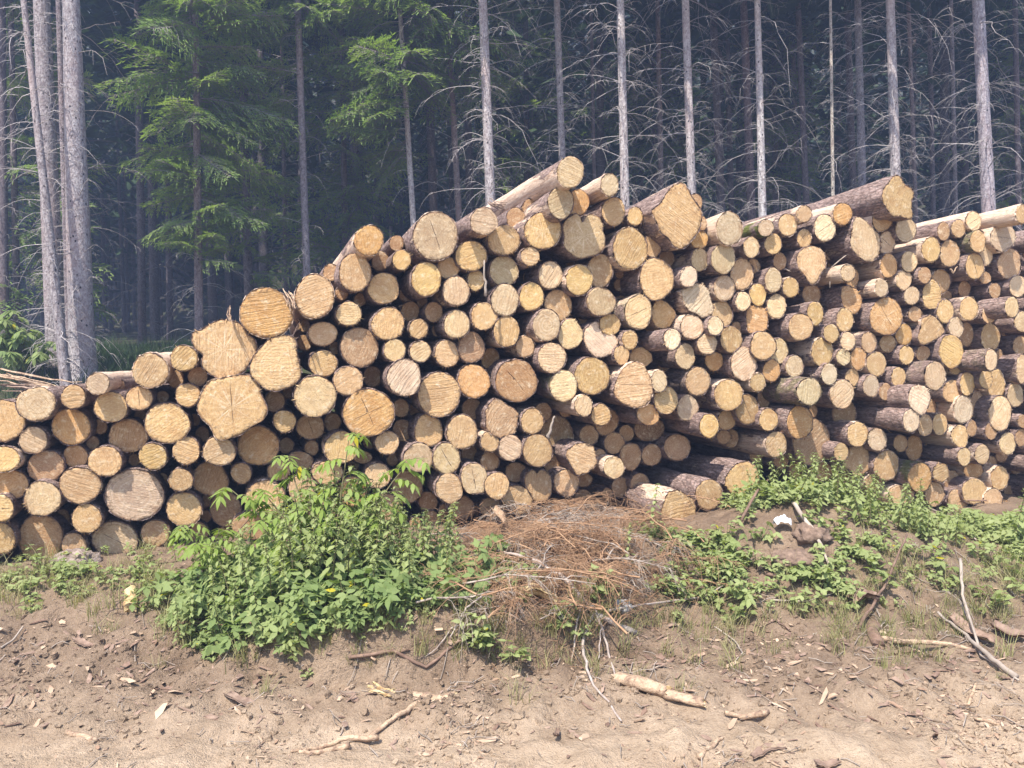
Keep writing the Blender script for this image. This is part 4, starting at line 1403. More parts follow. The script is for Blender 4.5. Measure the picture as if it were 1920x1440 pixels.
for a in [
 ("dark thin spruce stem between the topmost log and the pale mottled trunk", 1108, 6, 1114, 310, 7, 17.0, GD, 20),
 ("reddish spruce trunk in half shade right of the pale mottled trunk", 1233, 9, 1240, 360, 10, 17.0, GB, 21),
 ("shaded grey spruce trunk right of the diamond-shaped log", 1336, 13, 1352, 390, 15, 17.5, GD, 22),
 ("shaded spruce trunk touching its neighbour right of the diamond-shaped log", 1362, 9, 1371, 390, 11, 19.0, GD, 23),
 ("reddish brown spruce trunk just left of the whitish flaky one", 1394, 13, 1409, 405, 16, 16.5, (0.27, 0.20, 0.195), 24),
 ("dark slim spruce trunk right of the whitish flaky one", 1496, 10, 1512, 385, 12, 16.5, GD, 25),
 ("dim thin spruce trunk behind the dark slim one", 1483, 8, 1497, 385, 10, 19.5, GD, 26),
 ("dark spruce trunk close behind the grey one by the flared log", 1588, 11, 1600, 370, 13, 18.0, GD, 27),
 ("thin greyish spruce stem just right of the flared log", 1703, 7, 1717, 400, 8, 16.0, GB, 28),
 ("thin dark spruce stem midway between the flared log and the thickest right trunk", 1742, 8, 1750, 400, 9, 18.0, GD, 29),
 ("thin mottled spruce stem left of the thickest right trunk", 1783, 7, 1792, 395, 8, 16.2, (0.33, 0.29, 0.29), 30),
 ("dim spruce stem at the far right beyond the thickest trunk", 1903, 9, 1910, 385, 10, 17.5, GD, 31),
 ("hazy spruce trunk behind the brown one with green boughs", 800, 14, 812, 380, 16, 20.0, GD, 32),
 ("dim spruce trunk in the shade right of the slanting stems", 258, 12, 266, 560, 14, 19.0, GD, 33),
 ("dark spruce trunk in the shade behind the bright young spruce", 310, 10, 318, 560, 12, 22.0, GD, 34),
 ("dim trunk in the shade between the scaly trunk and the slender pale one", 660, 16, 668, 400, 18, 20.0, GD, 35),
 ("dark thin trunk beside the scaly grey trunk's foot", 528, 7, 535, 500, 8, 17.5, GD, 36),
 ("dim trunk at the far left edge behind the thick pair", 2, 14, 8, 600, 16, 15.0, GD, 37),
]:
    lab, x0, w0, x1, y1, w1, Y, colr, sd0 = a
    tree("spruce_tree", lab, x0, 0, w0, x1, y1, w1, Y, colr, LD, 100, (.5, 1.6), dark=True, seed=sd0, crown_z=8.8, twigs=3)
for lab, x0, x1, Y, sd0, z0 in [
 ("dark green spruce with low boughs left behind the thick pair", 20, 30, 16.0, 40, 2.6),
 ("dim green spruce between the scaly trunk and the slender pale one", 640, 648, 18.0, 41, 3.6),
 ("dim green spruce seen high between the pale mottled trunks", 1225, 1232, 20.0, 42, 6.4),
 ("dim green spruce high behind the whitish flaky trunk", 1450, 1456, 20.0, 43, 5.6),
 ("dim green spruce at the far right behind the thickest trunk", 1930, 1936, 19.0, 44, 4.2),
 ("dull green spruce high behind the topmost log", 985, 990, 21.0, 45, 5.4),
]:
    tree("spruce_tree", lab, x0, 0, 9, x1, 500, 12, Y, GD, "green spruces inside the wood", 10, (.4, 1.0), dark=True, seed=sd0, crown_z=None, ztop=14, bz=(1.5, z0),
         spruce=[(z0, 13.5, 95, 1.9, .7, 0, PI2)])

# the deep wood: nobody could count it
def far_wood():
    r = random.Random(99); nb = NB(); tk = NB(); nd = 0
    spots = []
    tries = 0
    while len(spots) < 190 and tries < 20000:
        tries += 1
        y = r.uniform(19, 52); x = r.uniform(-1, 1) * (.78 * y + 3)
        if all((x - a) ** 2 + (y - b) ** 2 > 1.9 ** 2 for a, b in spots): spots.append((x, y))
    for x, y in spots:
        g = gz(x, y, False); H = r.uniform(15, 20)
        zz = np.linspace(-.2, H, 6)
        R0 = r.uniform(.09, .16)
        P = np.stack([x + zz * r.uniform(-.02, .02), y + 0 * zz, g + zz], 1)
        tk.add(*np_tube(P, R0 * (1 - .85 * zz / H), 6))
        low = r.uniform(1.5, 4.5) if y > 30 else r.uniform(4.5, 7.5)
        n = 300 if y < 34 else 380
        f = np.array([r.random() ** .9 for _ in range(n)]); z = low + (H - low) * f
        R = 2.0 * (1 - f) ** .7; a = np.array([r.uniform(0, 6.283) for _ in range(n)]); q = R * np.sqrt(np.array([r.random() for _ in range(n)]))
        p = np.stack([x + np.cos(a) * q, y + np.sin(a) * q, g + z - q * .3], 1)
        a2 = a + np.array([r.uniform(-.8, .8) for _ in range(n)]); dz = np.array([r.uniform(-.7, 0) for _ in range(n)])
        d = np.stack([np.cos(a2), np.sin(a2), dz], 1); sd_ = np.stack([-np.sin(a2), np.cos(a2), np.array([r.uniform(-.6, .6) for _ in range(n)])], 1)
        ln = np.array([r.uniform(.5, 1.0) for _ in range(n)])[:, None]; bw = .22
        V = np.stack([p - sd_ * bw * .4, p + sd_ * bw * .6, p + d * ln + sd_ * bw * .2, p + d * ln - sd_ * bw * .3], 1).reshape(-1, 3)
        F = np.arange(4 * n).reshape(-1, 4)
        nb.add(V, F)
        for _ in range(16 if y < 34 else 4):
            b0 = r.uniform(1.0, low + 1)
            dead_branch(tk, r, (x, y, g + b0), r.uniform(0, 6.28), r.uniform(.6, 1.6), .012, twigs=2)
    me = nb.mesh("far_wood", [M["needledark"], M["trunk"]])
    V2 = np.concatenate(tk.V); F2 = np.concatenate(tk.F)
    full = NB(); full.add(np.concatenate(nb.V), np.concatenate(nb.F)); nA = len(np.concatenate(nb.F)); full.add(V2, F2)
    bpy.data.meshes.remove(me)
    me = full.mesh("far_wood", [M["needledark"], M["trunk"]])
    mi = np.zeros(len(me.polygons), np.int32); mi[nA:] = 1; me.polygons.foreach_set("material_index", mi)
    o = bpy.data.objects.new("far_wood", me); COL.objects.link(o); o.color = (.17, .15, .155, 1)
    tag(o, "dark dense spruce wood far behind the stack", "wood", None, "stuff")
far_wood()
# ------------------------------------------------------------------ plants
Z = Vector((0, 0, 1))
def rdir(r, zlo, zhi):
    a = r.uniform(0, 6.283); z = r.uniform(zlo, zhi); h = math.sqrt(max(0, 1 - z * z))
    return Vector((math.cos(a) * h, math.sin(a) * h, z))
def make_nettle(seed):
    """unit-height stinging nettle: square stem, crossed leaf pairs, hanging seed strings at the top"""
    r = random.Random(seed)
    st = MB(); lf = MB()
    lean = Vector((r.uniform(-.16, .16), r.uniform(-.16, .16), 0))
    def ax(t): return Vector((lean.x * t * t, lean.y * t * t, t))
    st.tube([ax(k / 6) for k in range(7)], [.0085 * (1 - .6 * k / 6) for k in range(7)], 4)
    nodes = 16; az = r.uniform(0, 6.28)
    for i in range(nodes):
        t = .14 + .85 * i / (nodes - 1); az += math.pi / 2 + r.uniform(-.25, .25)
        size = .165 * (1 - .62 * max(0, t - .35) / .65) * r.uniform(.8, 1.15)
        if t < .3: size *= .8
        for sg in (0, math.pi):
            if r.random() < .10: continue
            d = Vector((math.cos(az + sg), math.sin(az + sg), r.uniform(-.15, .5))).normalized()
            p = ax(t); q = p + d * size * .22
            st.tube([p, q], .003, 3, False)
            dd = Vector((d.x, d.y, d.z - r.uniform(.3, .9))).normalized()
            lf.leaf(q, dd, Z, size * .95, size * .55, .3, r.uniform(.1, .35))
        if t > .55:
            for q in range(4):
                a = az + q * 1.57 + .7; d = Vector((math.cos(a), math.sin(a), .1))
                p = ax(t); e = p + d * r.uniform(.05, .085) - Z * r.uniform(.0, .05)
                m = (p + e) / 2 + Z * .012
                for k in range(5):
                    c = p.lerp(m, k / 4) if k < 3 else m.lerp(e, (k - 2) / 2.5)
                    lf.leaf(c, rdir(r, -.8, .2), Z, .022, .014, .1, .1)
    return st, lf
def make_cover(seed, n=9):
    """a low clump of three-part leaves on thin stalks"""
    r = random.Random(seed); st = MB(); lf = MB()
    for i in range(n):
        a = r.uniform(0, 6.28); R = r.uniform(.02, .12); h = r.uniform(.06, .20)
        p0 = Vector((math.cos(a) * R * .4, math.sin(a) * R * .4, -.02)); p1 = Vector((math.cos(a) * R, math.sin(a) * R, h))
        st.tube([p0, p0.lerp(p1, .5) + Z * .02, p1], .0022, 3, False)
        b = r.uniform(0, 6.28)
        for k, (da, s) in enumerate(((0, 1.0), (1.15, .85), (-1.15, .85), (2.1, .6), (-2.1, .6))[:r.choice([3, 3, 5])]):
            d = Vector((math.cos(b + da), math.sin(b + da), r.uniform(-.65, .35))).normalized()
            lf.leaf(p1, d, Z + rdir(r, -.3, 1) * .75, .072 * s * r.uniform(.8, 1.2), .040 * s, .25, r.uniform(.05, .3))
    return st, lf
def make_grass(seed, n=22, h=.22):
    r = random.Random(seed); V = []; F = []
    for i in range(n):
        a = r.uniform(0, 6.28); p = np.array([r.gauss(0, .035), r.gauss(0, .035), -.01]); L = h * r.uniform(.5, 1.2)
        o = np.array([math.cos(a), math.sin(a), 0]); sd_ = np.array([-math.sin(a), math.cos(a), 0]); lean = r.uniform(.2, .9); b = len(V)
        for k in range(4):
            t = k / 3; c = p + o * L * lean * t * t + np.array([0, 0, L * (t - .35 * lean * t * t)]); w = .0032 * (1 - .85 * t)
            V.extend([c - sd_ * w, c + sd_ * w])
        for k in range(3): F.append((b + 2 * k, b + 2 * k + 1, b + 2 * k + 3, b + 2 * k + 2))
    return np.array(V), np.array(F)

# nettles: every stem a plant of its own
NP = []
for k in range(6):
    st, lf = make_nettle(200 + k)
    rt = thing("nettle_plant", None, "nettle", (0, 0, -50))
    st.build("stem", M["stem"], rt); lf.build("leaves", M["nettle"], rt)
    NP.append([rt, False])
def plant_at(pool, x, y, s, rz, label, group, r, tilt=.1):
    e = r.choice(pool)
    if not e[1]: o = e[0]; e[1] = True
    else: o = copy_tree(e[0])
    o.location = (x, y, gz(x, y) - .01); o.scale = (s, s, s); o.rotation_euler = (r.gauss(0, tilt), r.gauss(0, tilt), rz)
    tag(o, label, None, group)
    return o
r = random.Random(31)
cnt = 0
while cnt < 130:
    x = r.gauss(-1.12, .46); y = r.uniform(4.26, 5.15)
    if not (-2.05 < x < -.25): continue
    h = (.40 + .34 * math.exp(-((x + 1.15) / .42) ** 2) * (.55 + .45 * ss(4.35, 4.9, y))) * r.uniform(.65, 1.1)
    plant_at(NP, x, y, h, r.uniform(0, 6.28), "green nettle stem in the thicket before the stack's low half", "nettles in the thicket left of the dry brush", r); cnt += 1
cnt = 0
while cnt < 64:
    x = r.uniform(1.75, 3.25); y = r.uniform(5.35, 6.25)
    if r.random() > math.exp(-((x - 2.45) / .6) ** 2): continue
    plant_at(NP, x, y, r.uniform(.24, .42), r.uniform(0, 6.28), "nettle stem on the earth mound before the stack's high half", "nettles on the mound right of the dry brush", r, .2); cnt += 1
for px, py, s in [(1215, 1010, .42), (1180, 1042, .3), (345, 1000, .36), (330, 1030, .3), (1905, 1010, .5)]:
    p = ground_px(px, py + 20)
    plant_at(NP, p.x, p.y, s, r.uniform(0, 6.28), {1215: "nettle stem before the fallen spotted log", 1180: "short nettle stem just left of the one before the fallen spotted log",
        345: "nettle stem before the logs left of the thicket", 330: "low nettle stem left of the thicket", 1905: "nettle stem at the photo's right edge before the last logs"}[px], None, r)

# the elder: arching woody stems with feathered leaves
def elder(label, base_px, tips, leafn=7, mat="elder", L0=.085):
    b = ground_px(*base_px); r = random.Random(int(base_px[0]))
    root = thing("elder_shrub", label, "shrub", tuple(b))
    st = MB(); lf = MB()
    for (px, py, Y) in tips:
        e = at_depth(px, py, Y) - b
        mid = e * .5 + Vector((r.uniform(-.05, .05), r.uniform(-.05, .05), .10 * e.length))
        pts = [Vector((0, 0, -.03)).lerp(mid, t) * (1 - t) + mid.lerp(e, t) * t for t in [0, .2, .4, .6, .8, 1.0]]
        st.tube(pts, [.0075, .007, .006, .005, .004, .0025], 5)
        for j in range(3, 6 + 4):
            t = min(1, .42 + .58 * (j - 3) / 6); k = t * 5; i0 = min(4, int(k)); p = pts[i0].lerp(pts[i0 + 1], k - i0)
            for sg in (1, -1):
                a = r.uniform(0, 6.28)
                d = Vector((math.cos(a), math.sin(a) * .7, r.uniform(.1, .6))).normalized(); ln = r.uniform(.09, .16)
                pe = [p + d * ln * s_ - Z * (.5 * ln * s_ * s_) for s_ in (0, .35, .7, 1.0)]
                st.tube(pe, [.0025, .002, .0016, .001], 3, False)
                for q in range(3):
                    c = pe[q + 1]
                    dirn = (pe[q + 1] - pe[q]).normalized()
                    for s2 in ((1, -1) if q < 2 else (1, -1, 0)):
                        side = dirn.cross(Z).normalized() * s2
                        dd = (side * .85 + dirn * .6 - Z * r.uniform(.15, .6)).normalized() if s2 else (dirn - Z * .4).normalized()
                        lf.leaf(c, dd, Z, L0 * r.uniform(.8, 1.15), L0 * .34, .25, r.uniform(.1, .35))
    st.build("stem", M["stem"], root); lf.build("leaves", M[mat], root)
elder("tall elder shrub with bright feathered leaves rising over the nettle thicket", (610, 1120),
      [(540, 858, 4.95), (655, 815, 4.85), (770, 862, 4.8), (700, 900, 4.9), (490, 920, 4.8), (430, 915, 4.75), (580, 930, 4.7)])
elder("small elder shoot with yellowish leaves at the thicket's upper left", (385, 1075), [(350, 985, 4.9), (410, 1000, 4.8), (375, 1020, 4.6)], L0=.07)
elder("leafy green shrub in the shade left of the thick spruce pair", (40, 700), [(5, 600, 11.0), (25, 585, 11.2), (50, 620, 11.0), (70, 660, 10.9), (10, 660, 10.8), (90, 640, 11.3), (-20, 620, 11)], mat="lowleaf", L0=.16)

# low leaves, herbs and grass that nobody could count
def scatter(name, label, cat, variants, mats, spots, kind="stuff"):
    """variants: list of (V,F) arrays per material; one object"""
    nbs = [NB() for _ in mats]
    for (x, y, s, a, tx, ty, vi) in spots:
        m = np.array(Matrix.Rotation(tx, 3, "X") @ Matrix.Rotation(ty, 3, "Y") @ Matrix.Rotation(a, 3, "Z")) * s
        for k, VF in enumerate(variants[vi]):
            nbs[k].add(VF[0] @ m.T + np.array([x, y, gz(x, y)]), VF[1])
    full = NB(); counts = []
    for nb in nbs:
        V = np.concatenate(nb.V); F = np.concatenate(nb.F)
        if F.shape[1] == 3: F = np.concatenate([F, F[:, 2:3]], 1)
        full.add(V, F); counts.append(len(F))
    V = np.concatenate(full.V); F = np.concatenate(full.F)
    me = bpy.data.meshes.new(name)
    me.from_pydata(V.tolist(), [], [tuple(f) if f[2] != f[3] else tuple(f[:3]) for f in F.tolist()])
    for m_ in mats: me.materials.append(m_)
    me.polygons.foreach_set("material_index", np.repeat(np.arange(len(counts), dtype=np.int32), counts))
    me.polygons.foreach_set("use_smooth", [True] * len(me.polygons)); me.update()
    o = bpy.data.objects.new(name, me); COL.objects.link(o)
    return tag(o, label, cat, None, kind)
def arr(mb):
    F = [f if len(f) == 4 else (f[0], f[1], f[2], f[2]) for f in mb.f]
    return np.array([tuple(v) for v in mb.v]), np.array(F)
CV = [tuple(arr(m) for m in make_cover(300 + k)) for k in range(7)]
r = random.Random(5)
sp = []
while len(sp) < 640:                                                  # under and before the thicket
    x = r.uniform(-2.25, -.15); y = 3.98 + 1.1 * r.random() ** 1.5
    c = -1.08 + .1 * math.sin(y * 5)
    edge = math.exp(-((x - c) / (.78 if y < 4.6 else .95)) ** 4)
    if y < 4.15 + .25 * ((x - c) / .9) ** 2: continue
    if r.random() > edge: continue
    sp.append((x, y, r.choice([.4, .55, .7, .95]) * r.uniform(.8, 1.2), r.uniform(0, 6.28), r.uniform(-.2, .6), r.uniform(-.3, .3), r.randrange(7)))
bush_spots = [(x + r.gauss(0, .05), y + r.gauss(0, .05), s * .6, a, tx, ty, v) for (x, y, s, a, tx, ty, v) in sp[:330]]
scatter("ground_elder", "low ground elder leaves under the nettle thicket", "ground cover", CV, [M["stem"], M["lowleaf"]], sp)
sp = []
while len(sp) < 1450:                                                  # the mound on the right
    x = r.uniform(.85, 5.2); y = r.uniform(4.75, 6.9)
    n = mnoise.noise(Vector((x * 1.5, y * 1.5, 4.4)))
    w = math.exp(-((y - 5.6) / .8) ** 2) * (.16 + ss(-.3, .12, n)) * (1 if x > 1.2 else .6)
    if x > 3.6: w = math.exp(-((y - 5.9) / .7) ** 2)
    if 1.5 < x < 2.25 and 5.0 < y < 5.65: w *= .12
    if x < 1.7 and y > 5.5: continue
    if r.random() > w: continue
    sp.append((x, y, r.choice([.3, .42, .55, .75]) * r.uniform(.8, 1.2), r.uniform(0, 6.28), r.uniform(-.2, .5), r.uniform(-.3, .3), r.randrange(7)))
for k in range(75):                                                  # the low growth at the left foot of the stack
    px = r.uniform(0, 340); py = r.gauss(1095, 26) if px < 260 else r.uniform(1000, 1130)
    p = ground_px(px, py); sp.append((p.x, p.y, r.uniform(.3, .6), r.uniform(0, 6.28), r.uniform(-.1, .3), 0, r.randrange(7)))
for k in range(80):
    px, py = r.choice([(1000, 1100), (1060, 1170), (960, 1090), (1130, 1110), (900, 1240), (1270, 1110), (1380, 1080), (1200, 1020), (1330, 1060), (1420, 1060)])
    p = ground_px(px + r.gauss(0, 22), py + r.gauss(0, 14)); sp.append((p.x, p.y, r.uniform(.35, .8), r.uniform(0, 6.28), 0, 0, r.randrange(7)))
sp += bush_spots
scatter("herb_cover", "low weeds on the mound and along the stack's foot", "ground cover", CV, [M["stem"], M["nettle"]], sp)
GV = [(make_grass(400 + k),) for k in range(6)]
sp = []
for k in range(320):
    t = r.random()
    if t < .22: px, py = r.uniform(-20, 330), r.gauss(1110, 35)
    elif t < .36: px, py = r.uniform(300, 1750), r.gauss(1180, 45)
    elif t < .44: px, py = r.uniform(1560, 1720), r.gauss(1080, 35)
    elif t < .60: px, py = r.uniform(1760, 1930), r.gauss(1070, 50)
    else: px, py = r.uniform(300, 1900), r.gauss(1190, 40)
    p = ground_px(px, py); sp.append((p.x, p.y, r.uniform(.35, .9), r.uniform(0, 6.28), r.gauss(0, .15), r.gauss(0, .15), r.randrange(6)))
scatter("grass", "thin yellowish grass along the foot of the stack", "grass", GV, [M["grass"]], sp)

# ------------------------------------------------------------------ dry spruce brush in the middle
def brush():
    r = random.Random(77); nb = NB(); nbg = NB()
    for i in range(185):
        px = r.gauss(1045, 115); py = r.gauss(1010, 66)
        if px < 830 or px > 1320: continue
        if px > 1180 and py > 1080: continue
        p = ground_px(px, py + 30)
        k = nb if r.random() < .78 else nbg
        L = r.uniform(.35, .8); az = r.uniform(0, 6.28)
        el = r.uniform(.0, .55); s = np.linspace(0, 1, 7)
        o = np.array([math.cos(az), math.sin(az) * .8, 0])
        P = np.array([p.x, p.y, p.z + r.uniform(.0, .12)]) - o * L * .5 + s[:, None] * L * o
        P[:, 2] += L * (el * s - el * .9 * s ** 2) + .02
        P += np.array([[r.gauss(0, .008) for _ in range(3)] for _ in range(7)])
        k.add(*np_tube(P, .0055 * (1 - .7 * s) * r.uniform(.7, 1.4), 4))
        for j in range(26):
            u_ = r.uniform(.1, 1); q = np.array([np.interp(u_, s, P[:, c]) for c in range(3)])
            a2 = az + r.choice([-1, 1]) * r.uniform(.4, 1.4); l2 = r.uniform(.08, .28) * (1.1 - .5 * u_)
            t = np.linspace(0, 1, 5)
            Q = q + l2 * t[:, None] * np.array([math.cos(a2), math.sin(a2), r.uniform(-.1, .7)])
            Q[:, 2] -= l2 * r.uniform(.4, 1.5) * t ** 2
            Q[1:] += np.array([[r.gauss(0, .004) for _ in range(3)] for _ in range(4)])
            k.add(*np_tube(Q, .0021 * (1 - .6 * t), 3))
            for _ in range(2):
                u2 = r.uniform(.2, .9); q2 = np.array([np.interp(u2, t, Q[:, c]) for c in range(3)]); a3 = a2 + r.choice([-1, 1]) * r.uniform(.5, 1.1); l3 = l2 * r.uniform(.2, .45)
                W = q2 + l3 * np.linspace(0, 1, 3)[:, None] * np.array([math.cos(a3), math.sin(a3), r.uniform(-.8, .4)])
                k.add(*np_tube(W, .0014 * np.array([1, .8, .4]), 3))
    for i in range(5200):                                               # fine needle-less tips and fallen needles, matted
        px = r.gauss(1040, 125); py = r.gauss(1020, 62)
        if px < 820 or px > 1330 or py > 1150: continue
        p = ground_px(px, py + 25) if i % 4 == 0 else p + Vector((r.gauss(0, .06), r.gauss(0, .06), 0))
        a = r.uniform(0, 6.28); L = r.uniform(.04, .13); e = r.uniform(-.4, .9); z = gz(p.x, p.y) + .26 * r.random() ** 1.6 * max(.08, .45 + 1.5 * mnoise.noise(Vector((p.x * 4.5, p.y * 4.5, 8))))
        t = np.linspace(0, 1, 3); cv = r.uniform(-.5, .2)
        Q = np.array([p.x, p.y, z]) + L * t[:, None] * np.array([math.cos(a), math.sin(a), e]); Q[:, 2] += L * cv * t ** 2
        nb.add(*np_tube(Q, .0016 * np.array([1, .9, .5]), 3))
    full = NB(); A = np.concatenate(nb.F); full.add(np.concatenate(nb.V), A); full.add(np.concatenate(nbg.V), np.concatenate(nbg.F))
    me = full.mesh("dry_brushwood", [M["twig"], M["twiggrey"]])
    mi = np.zeros(len(me.polygons), np.int32); mi[len(A):] = 1; me.polygons.foreach_set("material_index", mi)
    o = bpy.data.objects.new("dry_brushwood", me); COL.objects.link(o)
    tag(o, "tangled heap of dry rust-brown spruce twigs before the stack", "brushwood", None, "stuff")
brush()

# ------------------------------------------------------------------ sticks, bark and wood lying about
def stick(label, pts, w, mat, lifts=None, cat="stick", name="stick", n=7, taper=.5, forks=(), seed=0):
    """pts: pixels of its course on the ground; w: its thickness in pixels of the photograph at the thick end"""
    r = random.Random(seed + int(pts[0][0]))
    G = [ground_px(x, y) for x, y in pts]
    rad = w * (G[0] - EYE).length / FPX / 2
    lifts = lifts or [0] * len(G)
    P = [g + Z * (l + rad * .8) for g, l in zip(G, lifts)]
    def dense(P):
        Q = []
        for i in range(len(P) - 1):
            for k in range(5): Q.append(P[i].lerp(P[i + 1], k / 5) + Vector((r.gauss(0, .25), r.gauss(0, .25), r.gauss(0, .15))) * rad)
        return Q + [P[-1]]
    base = P[0].copy()
    mb = MB(); Q = dense(P)
    mb.tube([q - base for q in Q], [rad * (1 - taper * i / (len(Q) - 1)) * r.uniform(.9, 1.1) for i in range(len(Q))], n)
    o = mb.build(name, M[mat]); o.location = base
    tag(o, label, cat)
    for j, f in enumerate(forks):
        G2 = [ground_px(x, y) for x, y in f[0]]
        P2 = [g + Z * (l + rad * .5) for g, l in zip(G2, f[2])]
        m2 = MB(); Q2 = dense(P2); r2 = f[1] * (G2[0] - EYE).length / FPX / 2
        m2.tube([q - base for q in Q2], [r2 * (1 - .5 * i / (len(Q2) - 1)) for i in range(len(Q2))], 5)
        m2.build("side_twig", M[mat], o)
    return o
stick("pale mottled branch slanting down from the dry brush to the bare soil", [(1192, 1190), (1120, 1168), (1060, 1120), (1000, 1085), (935, 1072)], 12, "birch", [0, .02, .06, .10, .12], "branch", "branch", taper=.55,
      forks=[([(1112, 1165), (1092, 1210), (1104, 1290), (1165, 1338)], 7, [.02, .05, .03, 0]), ([(1115, 1160), (1135, 1220), (1155, 1278)], 6, [.05, .06, 0]), ([(1090, 1160), (1080, 1200), (1070, 1248)], 4, [.03, .05, 0]), ([(1110, 1170), (1128, 1205), (1122, 1255)], 4, [.03, .04, 0])])
stick("thin grey twig reaching right from the pale mottled branch", [(1140, 1172), (1240, 1145), (1320, 1128), (1385, 1105)], 5, "birch", [.02, .03, .02, .03], "twig", "twig")
stick("long dark curved branch lying at the foot of the bank", [(655, 1245), (740, 1258), (800, 1256), (860, 1238), (925, 1215)], 7, "brownstick", [.02, .02, .02, .05, .06], "branch", "branch", taper=.3)
stick("forked pale rod hanging over the cut bank right of the thicket", [(905, 1150), (875, 1180), (855, 1215), (845, 1240)], 4, "birch", [.08, .08, .05, .02], "rod", "rod", forks=[([(850, 1215), (820, 1235), (795, 1250)], 3, [.04, .03, 0])])
stick("long peeled straight stick on the road before the thicket", [(806, 1306), (760, 1340), (720, 1360), (684, 1376)], 10, "peeled", [.02, .01, .0, 0], taper=.4)
stick("wavy peeled stick on the road, upper one of a crossing pair", [(708, 1378), (650, 1382), (600, 1392), (545, 1400)], 11, "peeled", [.02, .015, .01, 0], taper=.6)
stick("wavy peeled stick on the road, lower one of a crossing pair", [(655, 1392), (620, 1404), (590, 1410), (560, 1408)], 11, "peeled", taper=.5)
stick("short smooth stick lying alone on the road", [(125, 1372), (182, 1381)], 9, "peeled", taper=.1)
stick("straight pale stick at the photo's right end of the bare soil", [(1440, 1331), (1400, 1333), (1360, 1336)], 11, "peeled", taper=.3)
stick("brown stick leaning up out of the root debris", [(1605, 1185), (1635, 1160), (1668, 1120), (1700, 1070)], 6, "brownstick", [.0, .05, .14, .24], taper=.4)
stick("stout brown branch lying under the leaning brown stick", [(1655, 1218), (1700, 1212), (1770, 1216), (1820, 1224)], 10, "peeled", [.01, .01, .01, 0], "branch", "branch", taper=.4)
stick("long thin whip trailing over the debris at right", [(1800, 1085), (1805, 1150), (1840, 1230), (1910, 1280)], 5, "twiggrey", [.12, .06, .02, 0], "whip", "whip")
stick("dry grey pole slanting across the debris at right", [(1905, 1275), (1850, 1240), (1800, 1190), (1758, 1168)], 9, "twiggrey", [.01, .03, .03, .05], "pole", "pole")
stick("straight brown pole poking out of the weeds on the mound", [(1390, 1002), (1420, 965), (1450, 930)], 6, "brownstick", [.05, .12, .2], "pole", "pole", taper=.3)
stick("long grey rod crossing the mound past the white film", [(1440, 918), (1490, 970), (1530, 1030), (1555, 1068)], 6, "twiggrey", [.12, .08, .05, .02], "rod", "rod")
stick("bent white twig before the last logs at right", [(1710, 945), (1722, 930), (1790, 925), (1855, 890)], 5, "birch", [.02, .05, .12, .2], "twig", "twig")
stick("grey rod lying level under the bent white twig", [(1705, 945), (1760, 950), (1850, 955)], 5, "brownstick", [.03, .04, .05], "rod", "rod")
stick("grey twig slanting down under the bent white twig", [(1740, 962), (1790, 990), (1830, 1020)], 4, "twiggrey", [.06, .05, .02], "twig", "twig")
stick("brown stick along the top of the bare soil below the mound", [(1435, 1092), (1490, 1105), (1560, 1125)], 7, "brownstick", [.02, .02, .01])
stick("thin grey twig below the brown stick on the bare soil", [(1445, 1142), (1510, 1132), (1565, 1125)], 4, "twiggrey", [.01, .01, .02], "twig", "twig")
stick("brown stick crossing the thicket's foot from the left", [(360, 1190), (430, 1188), (500, 1182)], 5, "brownstick", [.03, .05, .08])
stick("brown stick slanting through the thicket's left top", [(395, 1090), (430, 1050), (470, 1015)], 4, "brownstick", [.02, .1, .18])
stick("thin curled twig lying on the tyre marks", [(1340, 1180), (1380, 1205), (1392, 1230), (1370, 1250)], 3, "twiggrey", [.01, .015, .01, .005], "twig", "twig")
stick("straight stick end on the road at lower right", [(1310, 1412), (1340, 1385), (1355, 1370)], 9, "peeled", taper=.4)
stick("thin crooked stick on the road at right", [(1790, 1320), (1815, 1305), (1830, 1298)], 7, "peeled", taper=.4)
stick("long thin rod on the road at lower right", [(1825, 1345), (1870, 1362), (1915, 1372)], 5, "peeled", taper=.4)
stick("thin grey stick at the photo's left edge on the slope", [(2, 1222), (25, 1200), (44, 1180)], 4, "twiggrey", [.01, .02, .03])

